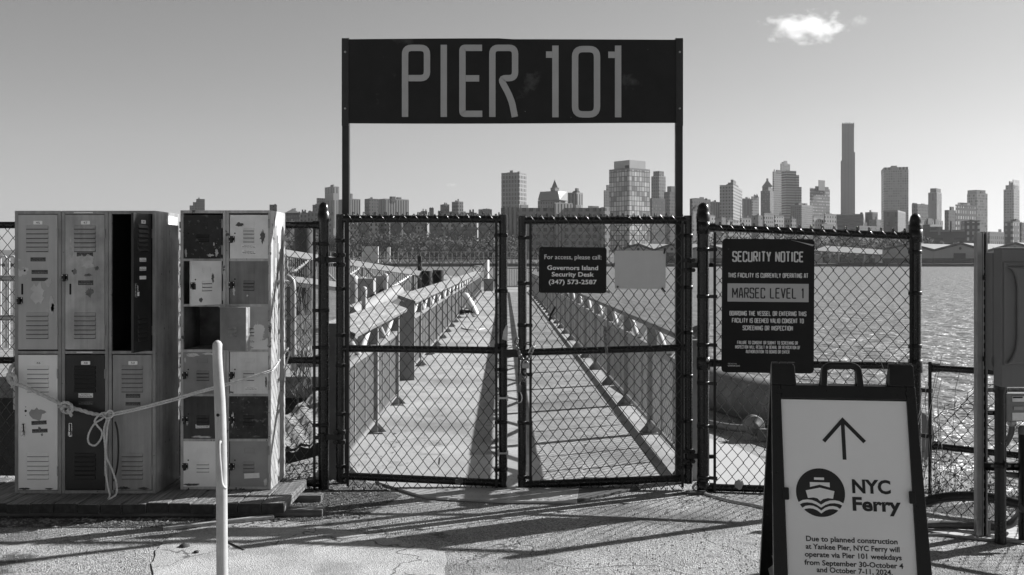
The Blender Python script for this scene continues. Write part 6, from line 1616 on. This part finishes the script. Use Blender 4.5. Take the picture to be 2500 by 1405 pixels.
mb = MB(); x0, x1 = bX(2042, SY - 12), bX(2156, SY - 12); mb.prism([(x0, WZ), (x1, WZ), (x1, .9), (x1 - 6, 1.2), (x0 + 8, 1.2), (x0, .7)], SY - 16, SY - 8); mb.build('hull', m_pileb, t)
mb = MB(); mb.box(x0 + 3, x0 + 10, SY - 14, SY - 10, 1.21, 2.6); mb.build('deck_house', m_strim, t)
# quay wall with fendering
for a, b_, lab in ((1500, 1780, 'dark timber quay wall under the dim sheds'), (2158, 2560, 'dark timber quay wall under the right-hand sheds')):
    mb = MB(); mb.box(bX(a, 708), bX(b_, 708), 708, 712, WZ - .5, .9); tag(mb.build('quay_wall', M('quay timber', .03, rough=.9, var=.6, scale=.4)), lab, 'quay wall')
mb = MB(); mb.box(bX(300, 704), bX(1500, 704), 704, 708, WZ - .5, .6); tag(mb.build('quay_wall', M('quay timber', .03, rough=.9, var=.6, scale=.4)), 'long dark quay edge below the white promenade frames', 'quay wall')
# promenade: white open frames
pr = thing('promenade_frame', 'long row of white open frames along the far promenade', 'railing', (bX(1000, 712), 712, 1))
mb = MB(); Y = 712; mb.box(bX(300, Y), bX(1500, Y), Y, Y + .3, pz(615, Y) - .35, pz(615, Y)); mb.box(bX(300, Y), bX(1500, Y), Y, Y + .4, pz(629, Y) - .3, pz(629, Y)); mb.build('rails', m_pw, pr)
mb = MB(); px = 300
while px < 1500: mb.box(bX(px, Y), bX(px, Y) + .45, Y - .02, Y + .38, .6, pz(615, Y) - .36); px += 11
mb.build('posts', m_pw, pr)
mb = MB(); px = 300
while px < 1500: mb.box(bX(px, Y), bX(px, Y) + 1.9, Y - .3, Y + .6, .61, 1.6); px += 11
mb.build('plinths', m_pw, pr)
for i, (a, b_, tp, bt, v) in enumerate(((884, 923, 602, 611, .34), (906, 923, 603, 624, .6), (888, 904, 611, 624, .55), (945, 953, 604, 612, .5))):
    mb = MB(); mb.box(bX(a, 730 + i), bX(b_, 730 + i), 730 + i * .5, 733, 1, pz(tp, 730)); tag(mb.build('kiosk', M('kiosk %.2f' % v, min(.85, v * 1.5), rough=.8)), ['flat grey roofed kiosk on the far promenade', 'white kiosk at the right of the flat-roofed one', 'white kiosk at the left of the flat-roofed one', 'tiny pale kiosk right of the other promenade kiosks'][i], 'kiosk')

# ---- trees: clumps of leaf-sized faces
m_fol = M('far foliage', .075, rough=1, var=.5, scale=.12); m_fol2 = M('near-shore foliage', .085, rough=1, var=.5, scale=.2); m_trunk = M('tree trunk', .05, rough=1)
def crown(mb, c, rx, ry, rz, n, s, rr):
    lobes = [(Vector((rr.uniform(-.6, .6) * rx, rr.uniform(-.6, .6) * ry, rr.uniform(-.5, .6) * rz)), rr.uniform(.35, .6)) for _ in range(8)]
    for i in range(n):
        o, k = lobes[rr.randrange(8)]
        d = Vector((rr.gauss(0, 1), rr.gauss(0, 1), rr.gauss(0, 1))).normalized() * (rr.random() ** .4)
        p = Vector(c) + o + Vector((d.x * rx * k, d.y * ry * k, d.z * rz * k))
        a = Vector((rr.uniform(-1, 1), rr.uniform(-1, 1), rr.uniform(-1, 1))).normalized(); b_ = a.orthogonal().normalized(); q = s * rr.uniform(.5, 1.3)
        mb.add([p - a * q, p + b_ * q * .7, p + a * q, p - b_ * q * .7], [(0, 1, 2, 3)])
rr = random.Random(123)
mb = MB()
for i in range(95):
    px = 560 + i * 7.4 + rr.uniform(-5, 5); Y = 775 + rr.uniform(-15, 25)
    top = 566 + rr.uniform(-4, 12) + (6 if px > 1060 else 0); zt_ = pz(top, Y); zb = 3
    crown(mb, (bX(px, Y), Y, (zt_ + zb) / 2), 6.5, 5, (zt_ - zb) / 2, 300, .85, rr)
tag(mb.build('wooded_bank', m_fol, recalc=False), 'dark wooded bank rising behind the far promenade', 'trees', kind='stuff')
mb = MB()
for i in range(70):
    px = 1700 + i * 8 + rr.uniform(-5, 5); Y = 800 + rr.uniform(-15, 25); top = 572 + rr.uniform(-8, 16); zt_ = pz(top, Y)
    crown(mb, (bX(px, Y), Y, zt_ / 2 + 2), 6.5, 5, zt_ / 2 - 1, 110, 1.2, rr)
tag(mb.build('wooded_slope', M('slope foliage', .085, rough=1, var=.5, scale=.15), recalc=False), 'scrubby wooded slope behind the sheds right of the gate', 'trees', kind='stuff')
trees = [(1000, 604, 22, 745), (1032, 607, 20, 742), (1110, 610, 26, 735), (1141, 598, 30, 738), (1160, 606, 24, 736), (1206, 600, 26, 740), (1250, 604, 22, 742), (860, 606, 22, 745), (970, 608, 20, 745),
         (2262, 578, 36, 790), (2300, 590, 26, 760), (2333, 586, 32, 758), (2150, 596, 34, 770), (2090, 590, 30, 780)]
tl = ['small tree left of centre on the promenade', 'small tree behind the promenade frames near centre', 'low bush tree on the promenade at the gate leaf', 'dark round tree on the promenade, tallest of its row', 'dark tree right of the tallest promenade tree', 'tree on the promenade behind the left leaf stile', 'tree on the promenade seen through the gate opening', 'tree on the promenade beside the left sign post', 'small tree right of the promenade kiosks',
      'loose pale tree before the industrial building', 'low round bush above the shed valley', 'round tree above the shed roof', 'tree at the left end of the grey sheds', 'tree above the open quay building']
for (px, top, w, Y), lb_ in zip(trees, tl):
    t = thing('shore_tree', lb_, 'tree', (bX(px, Y), Y, 1.5), 0, 'trees on the far shore')
    zt_ = pz(top, Y); zb = 4 if px < 1700 else 9; r = w / 2 * Y / F
    mb = MB(); crown(mb, (bX(px, Y), Y, (zt_ + zb) / 2), r, r, (zt_ - zb) / 2 + .5, 420, .8, rr); mb.build('crown', m_fol2, t, recalc=False)
    mb = MB(); mb.tube([(bX(px, Y), Y, 1), (bX(px, Y) + .2, Y, (zt_ + zb) / 2)], .3, 6, radii=[.4, .2]); mb.build('trunk', m_trunk, t)
# ================================================================== LITTER, DEBRIS, CLOUD, HAZE
rr = random.Random(55)
m_ll = M('dry leaf', .16, rough=.8, var=.6, scale=9)
mb = MB()
def litter(n, fn, s0, s1):
    for i in range(n):
        p = fn(); 
        if p is None: continue
        s = rr.uniform(s0, s1); a = rr.uniform(0, 6.28); d = Vector((math.cos(a), math.sin(a), rr.uniform(-.35, .45))) * s; w = Vector((-math.sin(a), math.cos(a), rr.uniform(-.3, .3))) * s * rr.uniform(.3, .6)
        q = Vector((p[0], p[1], p[2] + s * .25))
        mb.add([q - d, q - w, q + d, q + w, q + Vector((0, 0, s * rr.uniform(.1, .4)))], [(0, 1, 4), (1, 2, 4), (2, 3, 4), (3, 0, 4)])
litter(900, lambda: (rr.uniform(-3.6, -1.35), 6.18 - rr.random() ** 1.5 * .2, 0), .006, .024)
litter(700, lambda: (rr.uniform(-1.5, -.9), rr.uniform(6.2, 7.3), 0), .006, .02)
litter(700, lambda: (rr.uniform(-1.9, -1.2), rr.uniform(6.95, 7.9), 0), .008, .025)
litter(160, lambda: (rr.uniform(-1.25, -.6), 7.6 + rr.random() * 4, .01), .006, .02)
litter(260, lambda: (rr.uniform(1.1, 2.6), rr.uniform(6.5, 7.05), 0), .005, .016)
litter(320, lambda: (rr.uniform(-3.5, 3.0), rr.uniform(4.9, 6.6), .004), .003, .010)
litter(60, lambda: (rr.uniform(-1.9, 1.2), rr.uniform(7.5, 20), .012), .008, .03)
tag(mb.build('leaf_litter', m_ll, recalc=False), 'dry leaves and chips strewn along the fence and planks', 'litter', kind='stuff')
# gravel grains standing proud of the surface
mb = MB()
for i in range(5200):
    Y = 4.6 + rr.random() ** 1.2 * 2.6; X = rr.uniform(-.56, .56) * Y * 1.0
    if -1.95 < X < -.35 and Y < 5.6: continue
    s = rr.uniform(.003, .0085); q = Vector((X, Y, s * .2))
    v = [q + Vector((s * rr.uniform(.6, 1.2), 0, 0)), q + Vector((0, s * rr.uniform(.6, 1.2), 0)), q - Vector((s * rr.uniform(.6, 1.2), 0, 0)), q - Vector((0, s * rr.uniform(.6, 1.2), 0)), q + Vector((rr.uniform(-.3, .3) * s, rr.uniform(-.3, .3) * s, s * .8))]
    mb.add(v, [(0, 1, 4), (1, 2, 4), (2, 3, 4), (3, 0, 4)])
tag(mb.build('gravel_grains', M('gravel grain', .30, rough=.9, var=.6, scale=60), recalc=False), 'loose gravel grains on the ground before the gate', 'gravel', kind='stuff')
# dark soil strip beside the planks
sheet('soil_strip', [(-4.6, 5.93), (-3.0, 6.0), (-2.4, 5.99), (-1.75, 6.02), (-1.3, 6.12), (-.9, 6.35), (-.75, 6.8), (-1.1, 7.3), (-4.6, 7.38)], .004, m_dirt)
# lath lying in front of the platform
mb = MB(); mb.bar(G(398, 1290, .012), G(668, 1262, .02), .045, .02); tag(mb.build('timber_lath', M('grey lath', .3, rough=.9, grain=(.4, 0, 60), var=.2), bevel=.002), 'long grey timber lath lying in front of the planks', 'lath')
mb = MB(); mb.tube([G(556, 1324, .008), G(576, 1333, .010), G(596, 1344, .006)], .005, 5); tag(mb.build('twig', M('dark twig', .05, rough=.9)), 'short dark twig on the concrete right of the pale pole', 'twig')
for i, (px, py, lab) in enumerate(((450, 1334, 'dark curled leaf on the concrete slab left of the pale pole'), (480, 1349, 'small dark lump on the slab beside the curled leaf'))):
    c_ = G(px, py, .008); mb = MB(); r = .028 - i * .012
    mb.lathe((c_.x, c_.y, .008), [(r, 0), (r * .9, r * .35), (r * .4, r * .6), (.0001, r * .65)], 8); mb.v = [(x + rr.uniform(-.006, .006), y * 1 + rr.uniform(-.004, .004), z) for x, y, z in mb.v]
    tag(mb.build('dead_leaf', M('dark twig', .05, rough=.9)), lab, 'leaf')
# caught leaf on the left leaf's bottom rail and scrap on the right panel
def scrap(px, py, Y, s, mat, lab):
    c_ = P(px, py, Y); mb = MB(); vs = []
    for u in range(5):
        for v in range(5): vs.append(c_ + Vector(((u - 2) * s / 2 * (1 - .12 * abs(v - 2)), rr.uniform(-.012, .012) - .01, rr.uniform(.6, 1.15) * (v - 2) * s / 2 * (1 - .15 * abs(u - 2)) + rr.uniform(-.004, .004))))
    mb.add(vs, [(u * 5 + v, (u + 1) * 5 + v, (u + 1) * 5 + v + 1, u * 5 + v + 1) for u in range(4) for v in range(4)], True); tag(mb.build('scrap', mat, recalc=False), lab, 'scrap')
scrap(1121, 1175, 6.95, .030, M('brown leaf', .14, rough=.7, var=.4), 'curled leaf caught on the bottom rail of the left gate leaf')
scrap(1803, 1182, 6.85, .034, M('pale scrap', .34, rough=.7, var=.4), 'pale paper scrap caught at the foot of the right fence panel')

# ---- cumulus cloud, beyond the haze
def cloud(name, px, py, w, h, Y, dens, lab, seed):
    rr = random.Random(seed)
    c_ = P(px, py, Y); sx = w / 2 * Y / F; sz = h / 2 * Y / F
    mb = MB(); n, m_ = 36, 20; vs = []
    for i in range(m_ + 1):
        for j in range(n):
            th = math.pi * i / m_; ph = 2 * math.pi * j / n
            vs.append((sx * math.sin(th) * math.cos(ph) * 1.25, sx * .8 * math.sin(th) * math.sin(ph), sz * math.cos(th) * 1.35))
    fs_ = [(i * n + j, i * n + (j + 1) % n, (i + 1) * n + (j + 1) % n, (i + 1) * n + j) for i in range(m_) for j in range(n)]
    mb.add(vs, fs_, True)
    m = bpy.data.materials.new(name); m.use_nodes = True; nt = m.node_tree; nt.nodes.remove(nt.nodes['Principled BSDF'])
    vo = nt.nodes.new('ShaderNodeVolumePrincipled'); vo.inputs['Color'].default_value = (1, 1, 1, 1); vo.inputs['Anisotropy'].default_value = .35
    nt.links.new(vo.outputs[0], nt.nodes['Material Output'].inputs['Volume'])
    tc = nt.nodes.new('ShaderNodeTexCoord'); mp = nt.nodes.new('ShaderNodeMapping'); mp.inputs['Scale'].default_value = (1 / sx, 1 / sx, 1 / sz)
    nt.links.new(tc.outputs['Object'], mp.inputs[0])
    ln = nt.nodes.new('ShaderNodeVectorMath'); ln.operation = 'LENGTH'; nt.links.new(mp.outputs[0], ln.inputs[0])
    nz = nt.nodes.new('ShaderNodeTexNoise'); nz.inputs['Scale'].default_value = 2.6; nz.inputs['Detail'].default_value = 6; nz.inputs['Roughness'].default_value = .6
    mp2 = nt.nodes.new('ShaderNodeMapping'); mp2.inputs['Scale'].default_value = (1 / sx, 1 / sx, .6 / sz); mp2.inputs['Location'].default_value = (seed, seed * 2, 0); nt.links.new(tc.outputs['Object'], mp2.inputs[0]); nt.links.new(mp2.outputs[0], nz.inputs['Vector'])
    a = nt.nodes.new('ShaderNodeMath'); a.operation = 'MULTIPLY_ADD'; a.inputs[1].default_value = 2.6; nt.links.new(nz.outputs['Fac'], a.inputs[0]); a.inputs[2].default_value = -.62
    b_ = nt.nodes.new('ShaderNodeMath'); b_.operation = 'SUBTRACT'; nt.links.new(a.outputs[0], b_.inputs[0]); nt.links.new(ln.outputs['Value'], b_.inputs[1])
    c2 = nt.nodes.new('ShaderNodeMath'); c2.operation = 'MULTIPLY'; c2.inputs[1].default_value = dens; c2.use_clamp = False; nt.links.new(b_.outputs[0], c2.inputs[0])
    mx = nt.nodes.new('ShaderNodeMath'); mx.operation = 'MAXIMUM'; mx.inputs[1].default_value = 0; nt.links.new(c2.outputs[0], mx.inputs[0]); nt.links.new(mx.outputs[0], vo.inputs['Density'])
    o = mb.build(name, m, local=True); o.location = c_
    tag(o, lab, 'cloud', kind='thing'); return o
cloud('cloud', 1968, 70, 215, 84, 9000, .012, 'single small white cloud in the upper right sky', 3)
cloud('cloud', 2098, 52, 60, 36, 9000, .0025, 'faint wisp right of the white cloud', 8)
cloud('cloud', 1103, 452, 40, 14, 14000, .0016, 'very faint small cloud low over the left gate leaf', 5)

# ---- the air
hz = MB(); hz.box(-2600, 2600, -40, 3300, -8, 420)
m = bpy.data.materials.new('haze'); m.use_nodes = True; nt = m.node_tree; nt.nodes.remove(nt.nodes['Principled BSDF'])
vo = nt.nodes.new('ShaderNodeVolumePrincipled'); vo.inputs['Color'].default_value = (.95, .95, .95, 1); vo.inputs['Density'].default_value = HAZE; vo.inputs['Anisotropy'].default_value = .3
nt.links.new(vo.outputs[0], nt.nodes['Material Output'].inputs['Volume'])
o = hz.build('haze', m); tag(o, kind='stuff')
